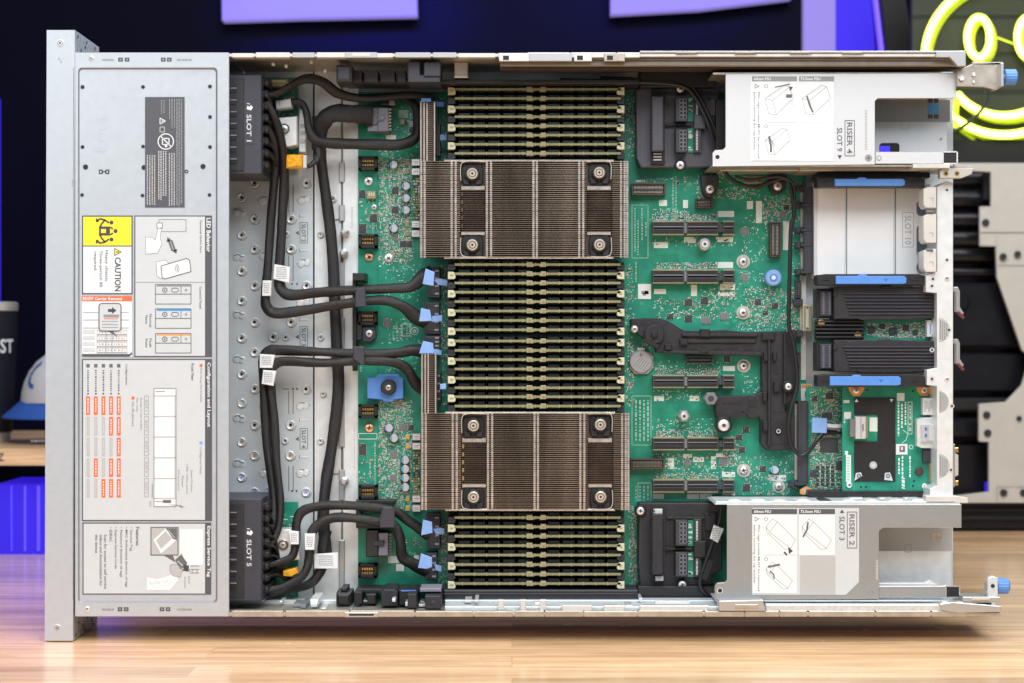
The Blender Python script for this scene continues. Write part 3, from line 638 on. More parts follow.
for x0, y0, x1, y1, n in ((378, 100, 418, 150, 40), (378, 150, 412, 262, 420), (378, 400, 412, 510, 420), (440, 264, 447, 405, 60), (440, 95, 447, 158, 20), (438, 515, 447, 585, 36), (625, 264, 634, 406, 70), (626, 92, 636, 160, 40), (655, 213, 717, 220, 55), (655, 262, 717, 268, 55), (655, 368, 717, 374, 50), (655, 430, 717, 437, 50), (655, 472, 717, 479, 45), (695, 186, 760, 198, 50), (762, 194, 792, 222, 70), (745, 286, 798, 330, 120), (652, 300, 730, 318, 60), (722, 435, 740, 465, 40), (742, 455, 798, 500, 60), (790, 180, 800, 330, 40), (628, 505, 640, 590, 120), (640, 176, 700, 184, 40), (650, 208, 690, 220, 60), (655, 360, 720, 374, 60), (640, 326, 652, 350, 30), (742, 372, 762, 392, 20), (742, 215, 768, 262, 40), (652, 236, 735, 246, 30), (652, 390, 700, 400, 30), (652, 418, 720, 436, 60), (652, 452, 735, 478, 90), (735, 270, 770, 330, 70), (700, 286, 735, 300, 40), (382, 262, 420, 300, 40), (380, 318, 420, 345, 40), (384, 355, 416, 372, 30), (696, 170, 730, 178, 20), (735, 300, 760, 330, 20), (378, 262, 420, 272, 20), (398, 535, 420, 556, 14), (652, 505, 720, 512, 10)):
    for i in range(int(n * (1.7 if x0 > 620 else 1.2))):
        x = R.uniform(x0, x1); y = R.uniform(y0, y1)
        if x0 > 620 and i % 3 == 0: sk.rect(x, y, x + R.uniform(1, 1.6), y + R.uniform(1, 1.6), dK, 'silk')
        if R.random() < .5: sk.rect(x, y, x + R.uniform(.6, 2.6), y + R.uniform(.5, .9), dK, 'silk_dim' if R.random() < .45 else 'silk')
        else: sk.rect(x, y, x + R.uniform(.5, .8), y + R.uniform(.6, 2.6), dK, 'silk_dim' if R.random() < .6 else 'silk')
sk.build('silkscreen', mb, kind='stuff')
def smd(b, x0, y0, x1, y1, n, d=dB):
    n = int(n * 1.5)
    for i in range(n):
        x = R.uniform(x0, x1); y = R.uniform(y0, y1); w, h = (R.uniform(.9, 1.5), R.uniform(1.6, 2.6)); 
        if R.random() < .5: w, h = h, w
        t = R.random(); hgt = R.uniform(.3, .9)
        if w > h: b.box(x, y, x + w * .28, y + h, d - hgt, d, 'tin'); b.box(x + w * .72, y, x + w, y + h, d - hgt, d, 'tin'); b.box(x + w * .28, y, x + w * .72, y + h, d - hgt * .95, d, 'chip' if t < .45 else 'gold_dim' if t < .8 else 'label_grey')
        else: b.box(x, y, x + w, y + h * .28, d - hgt, d, 'tin'); b.box(x, y + h * .72, x + w, y + h, d - hgt, d, 'tin'); b.box(x, y + h * .28, x + w, y + h * .72, d - hgt * .95, d, 'chip' if t < .45 else 'gold_dim' if t < .8 else 'label_grey')
b = MB(); R.seed(9)
for a in ((378, 158, 411, 262, 300), (358, 200, 378, 235, 22), (378, 400, 411, 508, 300), (358, 445, 377, 484, 18), (400, 110, 418, 132, 10), (655, 213, 717, 220, 34), (655, 262, 717, 268, 34), (655, 368, 717, 374, 30), (655, 430, 717, 437, 34), (655, 473, 717, 479, 30), (697, 180, 760, 198, 45), (762, 195, 790, 222, 60), (746, 288, 796, 328, 85), (655, 296, 732, 316, 50), (440, 266, 447, 404, 40), (625, 266, 633, 404, 40), (626, 95, 635, 158, 24), (628, 508, 639, 588, 44), (722, 436, 742, 466, 22), (745, 456, 796, 498, 44), (792, 285, 800, 330, 20), (438, 516, 446, 582, 20), (391, 398, 400, 406, 8), (398, 538, 418, 553, 6), (650, 452, 740, 470, 20)): smd(b, *a)
b.build('surface_components', mb, kind='stuff')

def ic(x0, y0, x1, y1, m='chip', h=1.0, legs=True, d=dB, parent=None, name='chip'):
    b = MB(); b.box(x0, y0, x1, y1, d - h, d, m, .25); b.disc(x0 + 1.2, y0 + 1.2, .4, d - h - .05, 'label_mid', 8)
    if legs:
        y = y0 + .8
        while y < y1 - .6: b.box(x0 - .8, y, x0, y + .5, d - .3, d, 'tin'); b.box(x1, y, x1 + .8, y + .5, d - .3, d, 'tin'); y += 1.2
        x = x0 + .8
        while x < x1 - .6: b.box(x, y0 - .8, x + .5, y0, d - .3, d, 'tin'); b.box(x, y1, x + .5, y1 + .8, d - .3, d, 'tin'); x += 1.2
    return b.build(name, parent or mb)
for a in ((391.5, 187, 398.5, 194), (391.5, 206.5, 398.5, 213.5), (399, 424, 407, 430.5), (408.5, 425, 413.5, 430.5), (390, 451, 397, 458), (390, 474.5, 396.5, 481), (400, 241, 406, 247), (406.5, 241, 411.5, 247), (359, 190, 365, 198), (359, 224, 366, 233), (370, 214, 377, 222), (359, 444, 366, 455), (409, 127, 417, 133), (384, 319, 390, 327), (393, 236, 398, 241),
          (741, 228, 748, 235), (741, 274, 748, 281), (685, 299, 692, 306), (701, 297, 708, 304), (685, 315, 692, 322), (702, 317, 710, 324), (720, 313, 727, 320), (755, 299, 761, 305), (772, 303, 778, 309), (667, 314, 673, 319), (763, 311, 768, 315), (780, 212, 786, 218), (684, 459, 690, 466), (720, 458, 727, 465), (743, 427, 749, 433), (736, 435, 742, 440), (739, 447, 745, 453), (743, 484, 750, 491), (760, 466, 766, 472), (724, 356, 730, 362), (784, 205, 789, 210)):
    ic(*a, m='chip' if (a[0] * 7) % 3 else 'chip_grey')
b = MB()
for y in (105, 176, 260, 340, 420, 520): b.line(378, y, 378, y + 76, .8, dB - .05, 'trace_dark')
b.build('board_seam', mb)
# gold contact headers at the left edge
for y, x in ((163, 367.8), (241, 367.8), (318, 367.5), (411.3, 367.8), (492.2, 367.8), (571, 367.3)):
    b = MB(); x0 = x - 9.3; x1 = x + 9.3; y0 = y - 6.8; y1 = y + 7
    b.box(x0, y0, x1, y0 + 2.6, dB - 11, dB, 'black', .4); b.box(x0, y1 - 3.2, x1, y1, dB - 11, dB, 'black', .4); b.box(x0, y0, x0 + 3, y1, dB - 11, dB, 'black', .4); b.box(x1 - 3, y0, x1, y1, dB - 11, dB, 'black', .4); b.box(x0, y0, x1, y1, dB - 4, dB, 'black_soft')
    for i in range(5):
        for j in range(2): b.box(x - 5.6 + i * 2.4, y - 3.4 + j * 4.2, x - 4 + i * 2.4, y - .8 + j * 4, dB - 7.5, dB - 4, 'gold' if j == 0 else 'gold_dim')
    b.build('fan_header', mb)
def screwp(x, y, r, d=dB, m='silver', dh=2.2, washer=None, parent=None, kind='x'):
    b = MB(); b.screw(x, y, r, d, m, dh, kind, washer); return b.build('screw', parent or mb)
for a in ((368.5, 181, 4.6), (388.5, 258, 4.6), (374, 207, 3.2)): screwp(*a)
for a in ((369, 257, 4.6), (369.2, 428, 4.6)): screwp(*a, m='copper', washer=None)
for x, y, r in ((743.3, 261.5, 4.8), (743.3, 312.7, 4.8), (743.8, 365.8, 4.8), (743.8, 470.5, 4.8), (779, 486.8, 4.4)): screwp(x, y, r, m='silver', washer='tin', dh=3, kind='t' if y < 370 else 'x')
for x, y, r in ((705, 244, 6.2), (684.3, 416.3, 6.2)):
    b = MB(); b.cyl(x, y, r, dB - 14, dB, 'steel', 1.2, 6 if y > 300 else 20); b.cyl(x, y, r * .6, dB - 15, dB, 'silver', .4); b.disc(x, y, r * .25, dB - 15.1, 'ink'); b.build('standoff', mb)
b = MB(); b.cyl(773.8, 277.7, 8.2, dB - 12, dB, 'blue_pale', 1.2, 28); b.cyl(773.8, 277.7, 4, dB - 12.6, dB - 11, 'blue', .6); b.cyl(773.8, 277.7, 2.2, dB - 13.2, dB - 12, 'white', .4); b.build('plunger', mb, label='pale blue round plunger')
for i, (x, y) in enumerate(((393.5, 164.5), (406, 186), (406, 198), (406, 210), (393.8, 228.3), (389, 428), (394, 438.3), (405.3, 460.3), (405.3, 469.2), (405.3, 478), (405.3, 487.6), (775, 470))):
    b = MB(); r = 4.1; b.cyl(x, y, r, dB - 7, dB, 'cap_top', .5); b.box(x - r - .6, y - r, x + r + .4, y + r, dB - .8, dB, 'chip')
    c = [(x + r * .86 * math.cos(math.radians(t)), y + r * .86 * math.sin(math.radians(t))) for t in range(120, 241, 12)]; b.flat(c, dB - 7.08, 'cap_blue' if i != 5 else 'lilac'); b.build('capacitor', mb)
for i, y in enumerate((162.3, 171.6, 224.2, 233.6, 437, 446.2, 499, 508.4)):
    b = MB(); x = 415.7 if y < 300 else 416.4; b.box(x - 4.3, y - 3.6, x + 4.3, y + 3.6, dB - 6, dB, 'silver', .5, ms='chip_grey'); b.rect(x - 2.6, y - .8, x + 2.6, y - .2, dB - 6.06, 'ink_pale'); b.rect(x - 2, y + .8, x + 2, y + 1.3, dB - 6.06, 'label_mid')
    b.build('inductor', mb); b = MB(); b.box(x - 11, y - 2.2, x - 6.6, y + 2.6, dB - 1.6, dB, 'amber_pale' if i > 3 else 'cream', .3); b.box(x - 10.4, y - 3, x - 7.2, y - 2.2, dB - 1, dB, 'tin'); b.build('tantalum_capacitor', mb)
b = MB(); R.seed(4)
for y0, y1 in ((178, 219), (452, 494)):
    y = y0
    while y < y1:
        for k in range(3):
            xx = 413.5 + k * 2.3 + R.uniform(-.4, .4); b.box(xx, y, xx + 1.6, y + 1.5, dB - R.uniform(.6, 2), dB, R.choice(['gold', 'gold_dim', 'tin', 'chip', 'cream']))
        y += 2.6
b.build('power_stage_pins', mb)
# blue service latch
b = MB(); b.poly([(367, 378.5), (376, 377.3), (378, 374.5), (398, 374.5), (400, 377.3), (403.5, 378.5), (403.5, 398.5), (394, 399.8), (393, 402), (384, 402), (382, 399.8), (367, 398.5)], dB - 10, dB, 'blue', .8)
b.cyl(388.3, 387.2, 7.8, dB - 16, dB - 8, 'black_soft', 1, 24); b.cyl(388.3, 387.5, 4.4, dB - 17, dB - 15, 'ink', .4); b.screw(388.3, 387.5, 2.8, dB - 17, 'steel', .8); b.build('service_latch', mb, label='blue plastic latch plate with a black centre')
# memory slots with latches at both ends
ymod = [89.3, 98.4, 107.5, 116.7, 125.9, 135.1, 144.3, 153.4] + [264.5, 273.8, 283.0, 292.2, 301.6, 311.0, 320.5, 329.8, 341.0, 350.4, 359.6, 369.0, 378.3, 387.8, 396.8, 406.1] + [517.6, 526.8, 536.2, 545.6, 555.1, 564.6, 574.2, 583.6]
dM = 45.0
kk = S(dM) / S(70)
for i, y in enumerate(ymod):
    white = (i % 2 == 0) if i < 8 else (((i - 8) % 2 == 1) if i < 16 else ((i - 8) % 2 == 0) if i < 24 else (i % 2 == 1))
    yb_ = 341 + (y - 341) * kk; k2 = lambda x: 512 + (x - 512) * kk
    b = MB(); x0, x1 = k2(452), k2(621.5); b.box(x0, yb_ - 4.1, x1, yb_ + 4.1, 69, dB, 'black', .3); b.box(k2(447), yb_ - 3.4, k2(626), yb_ + 3.4, 72, dB, 'black')
    sl = b.build('memory_slot', mb)
    for xa, xb, sg in ((447.8, 455.5, 1), (617, 624.5, -1)):
        b = MB(); m = 'latch_white' if white else 'black_soft'; yo = 1.6 if white else 2.6; h = 3.7 if white else 3.2
        if sg > 0: pts = [(xa, y + yo - h), (xb - 2.4, y + yo - h), (xb, y + yo - h + 1.8), (xb, y + yo + h - 1.2), (xb - 1.5, y + yo + h), (xa, y + yo + h)]
        else: pts = [(xa + 2.4, y + yo - h), (xb, y + yo - h), (xb, y + yo + h), (xa + 1.5, y + yo + h), (xa, y + yo + h - 1.2), (xa, y + yo - h + 1.8)]
        b.poly(pts, dM + (0 if white else 1.5), 70, m, .45); xm = (xa + xb) / 2
        b.box(xm - 1.6, y + yo - .8, xm + 1.6, y + yo + .4, dM - .4 + (0 if white else 1.5), dM + 3, 'cream' if white else 'black'); b.build('latch', sl)
# card connectors
def pcie(x0, y0, x1, y1):
    b = MB(); xm = x0 + (x1 - x0) * .402; xn = x1 - 13.2; d0 = dB - 11; h = (y1 - y0)
    for xa, xb in ((x0, xm - 1.2), (xm + 1.2, xn - 3), (xn + 1.5, x1)):
        b.box(xa, y0 + .9, xb, y0 + h * .42, d0, dB, 'fan_black', .25); b.box(xa, y1 - h * .42, xb, y1 - .9, d0, dB, 'fan_black', .25); b.box(xa, y0 + h * .3, xb, y1 - h * .3, d0 + 5, dB, 'hole')
        b.box(xa + 1, y0 + h * .36, xb - 1, y0 + h * .44, d0 - .1, d0 + 4, 'chip_grey'); b.box(xa + 1, y1 - h * .44, xb - 1, y1 - h * .36, d0 - .1, d0 + 4, 'chip')
        b.box(xa, y0 + .9, xa + 1.3, y1 - .9, d0 - .2, dB, 'chip', .2); b.box(xb - 1.3, y0 + .9, xb, y1 - .9, d0 - .2, dB, 'chip', .2)
        b.box(xa, y0, xb, y0 + .8, d0 + .2, dB, 'cream'); b.box(xa, y1 - .8, xb, y1, d0 + .2, dB, 'cream')
        x = xa + .5
        while x < xb - .8: b.box(x, y0 - .9, x + .5, y0 + .6, dB - 2, dB, 'tin'); b.box(x, y1 - .6, x + .5, y1 + .9, dB - 2, dB, 'tin'); x += 1.3
    b.box(xm - 1.6, y0 + 1.6, xm + 1.6, y1 - 1.6, d0 + .5, dB, 'chip_grey', .3); b.box(xn - 3.4, y0 + 2.8, xn + 2, y1 - 2.8, d0 + 1, dB, 'chip', .3)
    return b.build('card_slot', mb)
for a in ((652.5, 221.3, 734.6, 234.8), (652.5, 269.8, 734.6, 283.2), (653, 375.3, 734.6, 387.6), (653, 437.6, 734.6, 450), (653, 479.6, 734.6, 492.3)): pcie(*a)
def header(x0, y0, x1, y1, m='fin_dark', vert=False, d=8, rows=2):
    b = MB(); b.box(x0, y0, x1, y1, dB - d + 3, dB, m); w = 1.5
    for r_ in ((x0, y0, x1, y0 + w), (x0, y1 - w, x1, y1), (x0, y0 + w, x0 + w, y1 - w), (x1 - w, y0 + w, x1, y1 - w)): b.box(*r_, dB - d, dB, 'chip' if m == 'hole' else 'fin_dark', .25)
    if vert:
        y = y0 + 2.5
        while y < y1 - 2.5: b.box(x0 + 2.4, y, x1 - 2.4, y + .6, dB - d + 2.3, dB - d + 3, 'tin' if m != 'hole' else 'chip_grey'); y += 1.4
        b.box((x0 + x1) / 2 - 1, y0 + 2.2, (x0 + x1) / 2 + 1, y1 - 2.2, dB - d + .8, dB - d + 3, 'ink')
    else:
        x = x0 + 2.5
        while x < x1 - 2.5: b.box(x, y0 + 2.4, x + .6, y1 - 2.4, dB - d + 2.3, dB - d + 3, 'tin' if m != 'hole' else 'chip_grey'); x += 1.4
        b.box(x0 + 2.2, (y0 + y1) / 2 - .8, x1 - 2.2, (y0 + y1) / 2 + .8, dB - d + .8, dB - d + 3, 'ink')
    return b.build('pin_header', mb)
header(631.5, 183, 665.5, 195.3); header(630.5, 458.8, 664.5, 469.2); header(769.8, 222, 780.8, 257, vert=True); header(695.5, 198.3, 712.5, 208.3, d=6); header(686, 356, 713, 364, m='hole'); header(796, 280, 801.5, 298, m='hole', vert=True); header(796, 352, 801, 366, m='hole', vert=True)
b = MB()
for y in (168, 171, 174, 177): 
    for x in range(744, 764, 2): b.box(x, y + 8, x + .9, y + 9.6, dB - 2, dB, 'cream' if y < 172 else 'tin')
b.build('test_pads', mb)
# tall grey edge connectors
def edgec(x0, y0, x1, y1, clips, d=12):
    b = MB(); b.box(x0, y0, x1, y1, dB - d, dB, 'plastic_grey', .5); b.box(x0 + (x1 - x0) * .52, y0 + 2, x0 + (x1 - x0) * .68, y1 - 2, dB - d - .2, dB, 'ink'); b.box(x0 - 3.2, y0 + 3, x0 - .2, y1 - 3, dB - 4, dB, 'tin'); b.box(x0 - .2, y0 + 3, x0 + 1, y1 - 3, dB - d + 1, dB, 'chip_grey')
    for y in clips: b.box(x0 - 8, y - 3, x0 - 1, y + 3, dB - 9, dB, 'plastic_grey', .6); b.box(x0 - 3, y - 1.4, x1 - 1.5, y + 1.4, dB - d - .8, dB, 'plastic_grey', .3)
    y = y0 + 2
    while y < y1 - 2: b.box(x1 - 1.3, y, x1 + .4, y + .6, dB - d + 1, dB, 'chip'); y += 1.3
    return b.build('edge_connector', mb)
edgec(804, 189, 813.3, 273, (188.5, 205, 230, 245, 272)); edgec(798, 401, 808, 483, (484,))
b = MB(); b.box(800, 275, 802, 330, dB - 3, dB, 'tin'); b.box(803, 305, 812, 331, dB - 10, dB, 'cream', .8, ms='latch_white'); b.box(806, 308, 809, 328, dB - 10.4, dB - 9, 'edge_white', .3)
for y in (308, 328): b.disc(807.4, y, .8, dB - 10.5, 'hole')
b.box(794, 299, 803, 306, dB - 9, dB, 'plastic_grey', .6); b.box(794, 330, 803, 337, dB - 9, dB, 'plastic_grey', .6); b.box(801, 276, 806, 380, dB - 1, dB, 'edge_white'); b.box(802, 340, 805, 352, dB - 1.4, dB, 'silver', .3)
b.build('edge_connector', mb, label='cream edge connector between small grey clips')
b = MB()
b.box(801, 384, 812, 401, dB - 1.6, dB, 'white'); b.rect(801.5, 384.5, 811, 388, dB - 1.7, 'orange'); b.rect(805, 391, 809.5, 397, dB - 1.7, 'ink_soft'); b.rect(806, 392.5, 807.4, 395.5, dB - 1.75, 'white'); b.build('barcode_tag', mb, label='small white and orange tag')
b = MB()   # cable-side chip at upper left
b.box(400, 119, 405, 124.5, dB - 4, dB, 'cream', .5); b.box(409, 121, 416, 126, dB - 1, dB, 'label_mid'); b.rect(398.5, 110, 408, 118, dB - .1, 'silk_dim'); b.rect(386, 135, 396, 140, dB - .1, 'silk'); b.build('crystal', mb)
b = MB(); b.box(366.5, 191, 376, 199, dB - 5, dB, 'cream', .8); 
for k in range(3): b.box(368.5 + k * 2.3, 192.5, 370 + k * 2.3, 196, dB - 5.3, dB, 'latch_white')
b.build('white_header', mb)

# ============================================================ CELL, MODULES, HEATSINKS
t = thing('coin_cell', 'round silver coin cell battery standing beside the memory banks', 'battery', 641, 361, dB)
b = MB(); b.cyl(641, 361.5, 11.6, dB - 5, dB, 'steel', .8, 36); b.ring(641, 361.5, 9.6, 10, dB - 5.06, 'ink_pale', 36)
b.text('+', 641, 355, 4, 4, dB - 5.1, 'ink_soft', ang=-30)
for k in range(5): b.line(634 + k * 2.2, 366 + k * 1.3, 641 + k * 2, 357.5 + k * 1.2, .9, dB - 5.08, 'ink_pale')
b.build('cell', t); b = MB(); b.poly([(632, 352), (650, 352), (653.5, 357), (653.5, 368), (648, 374), (634, 374), (629.5, 368), (629.5, 357)], dB - 2.5, dB, 'fin_edge', .4); b.box(637, 347.6, 645, 353, dB - 4, dB, 'tin', .5); b.build('holder', t)

def mod(y, lab):
    t = thing('memory_module', lab, 'memory module', 537, y, dM, 'memory modules in their slots')
    b = MB(); b.box(454.3, y - 1.45, 621, y + 1.45, dM, 70, 'dimm_edge', .3, ms='dimm_face'); R.seed(2)
    for k in range(13): xx = 462 + k * 12.1; b.box(xx, y - 1.6, xx + .9, y + 1.6, dM - .15, dM + 1, 'cream')
    b.build('circuit_board', t)
    b = MB()
    for k in range(11):
        xx = 458.5 + k * 14.9
        if k == 5: continue
        b.box(xx, y - 3.6, xx + 11.6, y + 3.4, dM + 4.5, dM + 17, 'dimm_face', .2)
    b.build('memory_chips', t)
    b = MB(); b.poly([(526.5, y - 2.6), (532.5, y - 2.6), (532.5, y - 1), (533.6, y - .4), (533.6, y + 2.2), (526.5, y + 2.2)], dM - .7, 60, 'cream', .4); b.poly([(540.6, y - 2.6), (546, y - 2.6), (546, y + 2.2), (539.6, y + 2.2), (539.6, y - .4), (540.6, y - 1)], dM - .7, 60, 'cream', .4)
    b.rect(528.5, y - 1, 530.5, y + 1, dM - .8, 'gold_dim'); b.rect(542.5, y - 1, 544.5, y + 1, dM - .8, 'gold_dim'); b.build('edge_clip', t); return t
onum = ['first', 'second', 'third', 'fourth', 'fifth', 'sixth', 'seventh', 'eighth', 'ninth', 'tenth', 'eleventh', 'twelfth', 'thirteenth', 'fourteenth', 'fifteenth', 'lowest']
def mlab(i):
    if i < 8: return 'dark memory module above the upper heatsink, %s from the top of its bank' % onum[i]
    if i < 24: return 'dark memory module between the two heatsinks, %s from the top of its bank' % (onum[i - 8] if i < 23 else 'last')
    return 'dark memory module below the lower heatsink, %s from the top of its bank' % onum[i - 24]
m0 = mod(ymod[0], mlab(0))
for i in range(1, 32): copy_tree(m0, Vector((0, 0, -(ymod[i] - ymod[0]) * S(dM) / 1000)), mlab(i))

def heatsink(ox, oy, wy, lab, hb):
    dT = 39.0; t = thing('cpu_heatsink', lab, 'heatsink', 525 + ox, 258 + oy, dT, 'processor heatsinks')
    X = lambda x: x + ox
    Y = lambda y: y + oy
    b = MB(); b.box(X(456), Y(161.6), X(620), Y(257.6), dT + 6, dT + 9, 'fin_dark', .5); b.box(X(462), Y(170), X(612), Y(250), dT + 9, 76, 'chip')
    b.box(X(444), Y(159.6), X(614), Y(162), dT + 1, dT + 9, 'fin_edge', .4); b.box(X(444), Y(256.6), X(614), Y(258.6), dT + 1, dT + 9, 'fin_edge', .4)
    b.build('base_plate', t)
    f = MB(); e = MB(); n = 50; R.seed(int(oy) + 3)
    for i in range(n):
        y = Y(161.2 + i * (258 - 161.2) / n); p = y - oy; j = R.uniform(-.15, .15)
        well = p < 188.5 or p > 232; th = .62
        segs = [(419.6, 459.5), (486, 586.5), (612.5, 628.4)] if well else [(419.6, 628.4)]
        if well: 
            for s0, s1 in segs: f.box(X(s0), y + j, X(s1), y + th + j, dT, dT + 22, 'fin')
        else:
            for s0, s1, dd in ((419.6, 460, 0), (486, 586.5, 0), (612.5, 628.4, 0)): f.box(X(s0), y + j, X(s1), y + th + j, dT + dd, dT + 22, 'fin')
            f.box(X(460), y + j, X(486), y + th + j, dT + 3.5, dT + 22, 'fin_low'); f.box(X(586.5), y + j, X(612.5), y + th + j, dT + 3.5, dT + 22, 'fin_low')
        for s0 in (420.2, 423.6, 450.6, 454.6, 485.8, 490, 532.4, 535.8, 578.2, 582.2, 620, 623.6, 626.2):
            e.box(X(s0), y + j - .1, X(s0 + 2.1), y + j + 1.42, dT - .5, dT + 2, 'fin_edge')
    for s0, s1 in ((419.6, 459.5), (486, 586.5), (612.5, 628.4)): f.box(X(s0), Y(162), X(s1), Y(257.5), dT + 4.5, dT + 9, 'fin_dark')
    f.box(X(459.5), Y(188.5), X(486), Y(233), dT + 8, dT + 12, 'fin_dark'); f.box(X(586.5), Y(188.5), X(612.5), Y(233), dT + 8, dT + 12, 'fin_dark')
    # wing
    y = Y(wy)
    while y < Y(161): f.box(X(420), y, X(435.6), y + .62, dT, dT + 22, 'fin'); y += 1.94
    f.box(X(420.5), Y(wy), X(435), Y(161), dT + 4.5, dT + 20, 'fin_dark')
    for s0 in (420.2, 423.4, 426.4, 433.8):
        e.box(X(s0), Y(wy), X(s0 + 1.3), Y(161), dT - .6, dT + 3, 'fin_edge', .2)
    f.build('fins', t); e.build('fin_folds', t)
    b = MB(); 
    for s0, s1 in ((461, 485), (587, 611)):
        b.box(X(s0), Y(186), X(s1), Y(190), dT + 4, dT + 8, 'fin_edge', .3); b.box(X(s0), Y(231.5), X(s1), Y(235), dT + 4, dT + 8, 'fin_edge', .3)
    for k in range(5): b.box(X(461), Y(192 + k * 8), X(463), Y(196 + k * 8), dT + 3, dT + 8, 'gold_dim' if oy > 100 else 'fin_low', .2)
    b.build('heat_pipe_cover', t)
    for x, y in ((472.3, 173.4), (599.4, 172.4), (472.3, 244.8), (599.7, 244.6)):
        b = MB(); b.poly([(X(x - 9), Y(y - 9)), (X(x + 9), Y(y - 9)), (X(x + 11), Y(y - 5)), (X(x + 11), Y(y + 10)), (X(x + 5), Y(y + 13)), (X(x - 7), Y(y + 13)), (X(x - 11), Y(y + 8)), (X(x - 11), Y(y - 4))], dT + 4.5, dT + 9, 'black', .8)
        b.box(X(x - 9), Y(y + 6), X(x - 3), Y(y + 11), dT + 2.5, dT + 6, 'black_soft', .4); b.box(X(x + 3), Y(y + 6), X(x + 9), Y(y + 11), dT + 2.5, dT + 6, 'black_soft', .4)
        b.cyl(X(x), Y(y), 7.4, dT - 1, dT + 6, 'black', .6, 22)
        k = b.build('corner_clip', t)
        b = MB(); b.cyl(X(x), Y(y), 5.6, dT - 3, dT, 'screw_gold', .8, 22); b.ring(X(x), Y(y), 3, 3.9, dT - 3.06, 'fin_dark', 20); b.disc(X(x), Y(y), 1.3, dT - 3.1, 'hole', 6); b.build('captive_screw', k)
        sx = -1 if x < 520 else 1; sy = -1 if y < 210 else 1
        b = MB(); q = [(x - sx * 9, y + sy * 12), (x + sx * 6, y + sy * 12), (x + sx * 11.5, y + sy * 8), (x + sx * 11.5, y - sy * 7)]
        b.tube([(X(a), Y(c), dT + 1) for a, c in q], .5, 'tin', 6, 5); b.build('wire_bail', k)
    return t
heatsink(0, 0, 101.5, 'upper finned metal processor heatsink with an upright side wing', 0)
heatsink(1.1, 252.4, 101.6, 'lower finned metal processor heatsink with a coppery tint in its wells', 0)
# ============================================================ SLOT HOUSINGS, CABLES
def slot_housing(y0, y1, txt, ty, lab, cab):
    t = thing('drive_slot_housing', lab, 'connector housing', 246, y1, 20)
    b = MB(); b.box(200, y0, 261.5, y1, 14, 80, 'plastic_grey', .8); b.box(212, y0 + 4, 244, y1 - 3, 13.2, 16, 'black_soft', .4)
    y = y0 + 12
    while y < y1 - 8: b.box(228, y, 236, y + 6.5, 12.6, 20, 'black', .4); b.box(230, y + 1, 236.5, y + 2.2, 12.2, 14, 'conn_grey', .2); y += 11.8
    b.build('housing_body', t)
    b = MB(); b.box(244, ty - 23, 254.5, ty + 20, 13.7, 14.5, 'plastic_grey'); b.text(txt, 249, ty + 4, 27, 4.9, 13.5, 'label_grey', bold=True)
    b.flat([(246.5, ty - 15), (251, ty - 13.5), (253, ty - 16.5), (251, ty - 19), (249.5, ty - 17), (247.5, ty - 18.5)], 13.5, 'white'); b.line(247, ty - 20.5, 250, ty - 20, .7, 13.5, 'white'); b.build('slot_label', t)
    y = y0 + 4
    while y < y1 - 5:
        b = MB(); b.box(261.5, y, 268, y + 8, 24, 76, 'black', .7); b.cyl(266, y + 4.4, 2.6, 21.5, 30, 'black', .8, 14); b.box(262, y + 1, 264, y + 7, 22.5, 30, 'plastic_grey', .3); b.build('contact_port', t); y += 11.8
    b = MB(); b.box(258, y0 + 3, 298, y1 - 4, 76, 78, 'pcb'); smd(b, 268, y0 + 12, 294, y1 - 6, 70, 76)
    for k in range(16): xx = R.uniform(269, 294); yy = R.uniform(y0 + 10, y1 - 8); b.rect(xx, yy, xx + R.uniform(1, 5), yy + .9, 75.9, 'silk')
    for k in range(4): b.box(268 + 3 * k, y0 + 30 + 13 * k, 276 + 3 * k, y0 + 37 + 13 * k, 74.5, 76, 'chip', .3)
    b.build('backplane_board', t); return t
t1 = slot_housing(74.5, 174, 'SLOT 1', 124, 'dark grey drive connector housing printed SLOT 1, beside the top of the cover', 0)
b = MB(); b.box(270.5, 79, 287.5, 86, 50, 60, 'cream', .8); b.box(272, 80, 286, 82, 49, 52, 'latch_white', .4); b.build('white_plug', t1)
b = MB(); b.box(275.5, 99.5, 291, 108, 45, 60, 'label_grey', .8, rot=-8); b.line(279, 101, 280, 106, .7, 44.8, 'ink_pale'); b.build('white_plug', t1)
b = MB(); b.poly([(276, 118), (297, 116), (297, 145), (288, 147), (276, 143)], 50, 70, 'pan_light', .8); b.cyl(284, 129, 6, 49, 51, 'silver', .5); b.ring(284, 129, 4.4, 5.4, 48.9, 'hole'); b.screw(284, 129, 4, 49, 'steel', 1.5); b.box(299, 109, 306, 152, 60, 76, 'pan_light', .6)
for y in (124, 131, 139): b.box(300, y, 305, y + 4, 59, 62, 'label_grey', .5)
b.build('mounting_bracket', t1)
b = MB(); b.box(286, 154.5, 303, 168, 44, 58, 'amber', 1.4); b.poly([(288, 156), (295, 155), (293, 161), (301, 166), (290, 167)], 43.5, 45, 'amber', .5); b.box(303, 155, 306.5, 168, 43, 58, 'label_grey', .5); b.build('amber_tape', t1)
t5 = slot_housing(499, 601, 'SLOT 5', 549, 'dark grey drive connector housing printed SLOT 5, beside the bottom of the cover', 0)
b = MB(); b.poly([(276, 530), (298, 529), (300, 560), (279, 561), (274, 546)], 50, 70, 'pan_light', .8); b.cyl(283, 545, 5.4, 48.5, 51, 'fin_edge', .5); b.ring(283, 545, 3.4, 4.8, 48.4, 'ink'); b.screw(283, 545, 3, 48.5, 'tin', 1.2); b.build('mounting_bracket', t5)
b = MB(); b.poly([(283, 571), (296, 568), (298, 573), (291, 577), (283, 576)], 44, 56, 'amber', .8); b.build('amber_tape', t5)

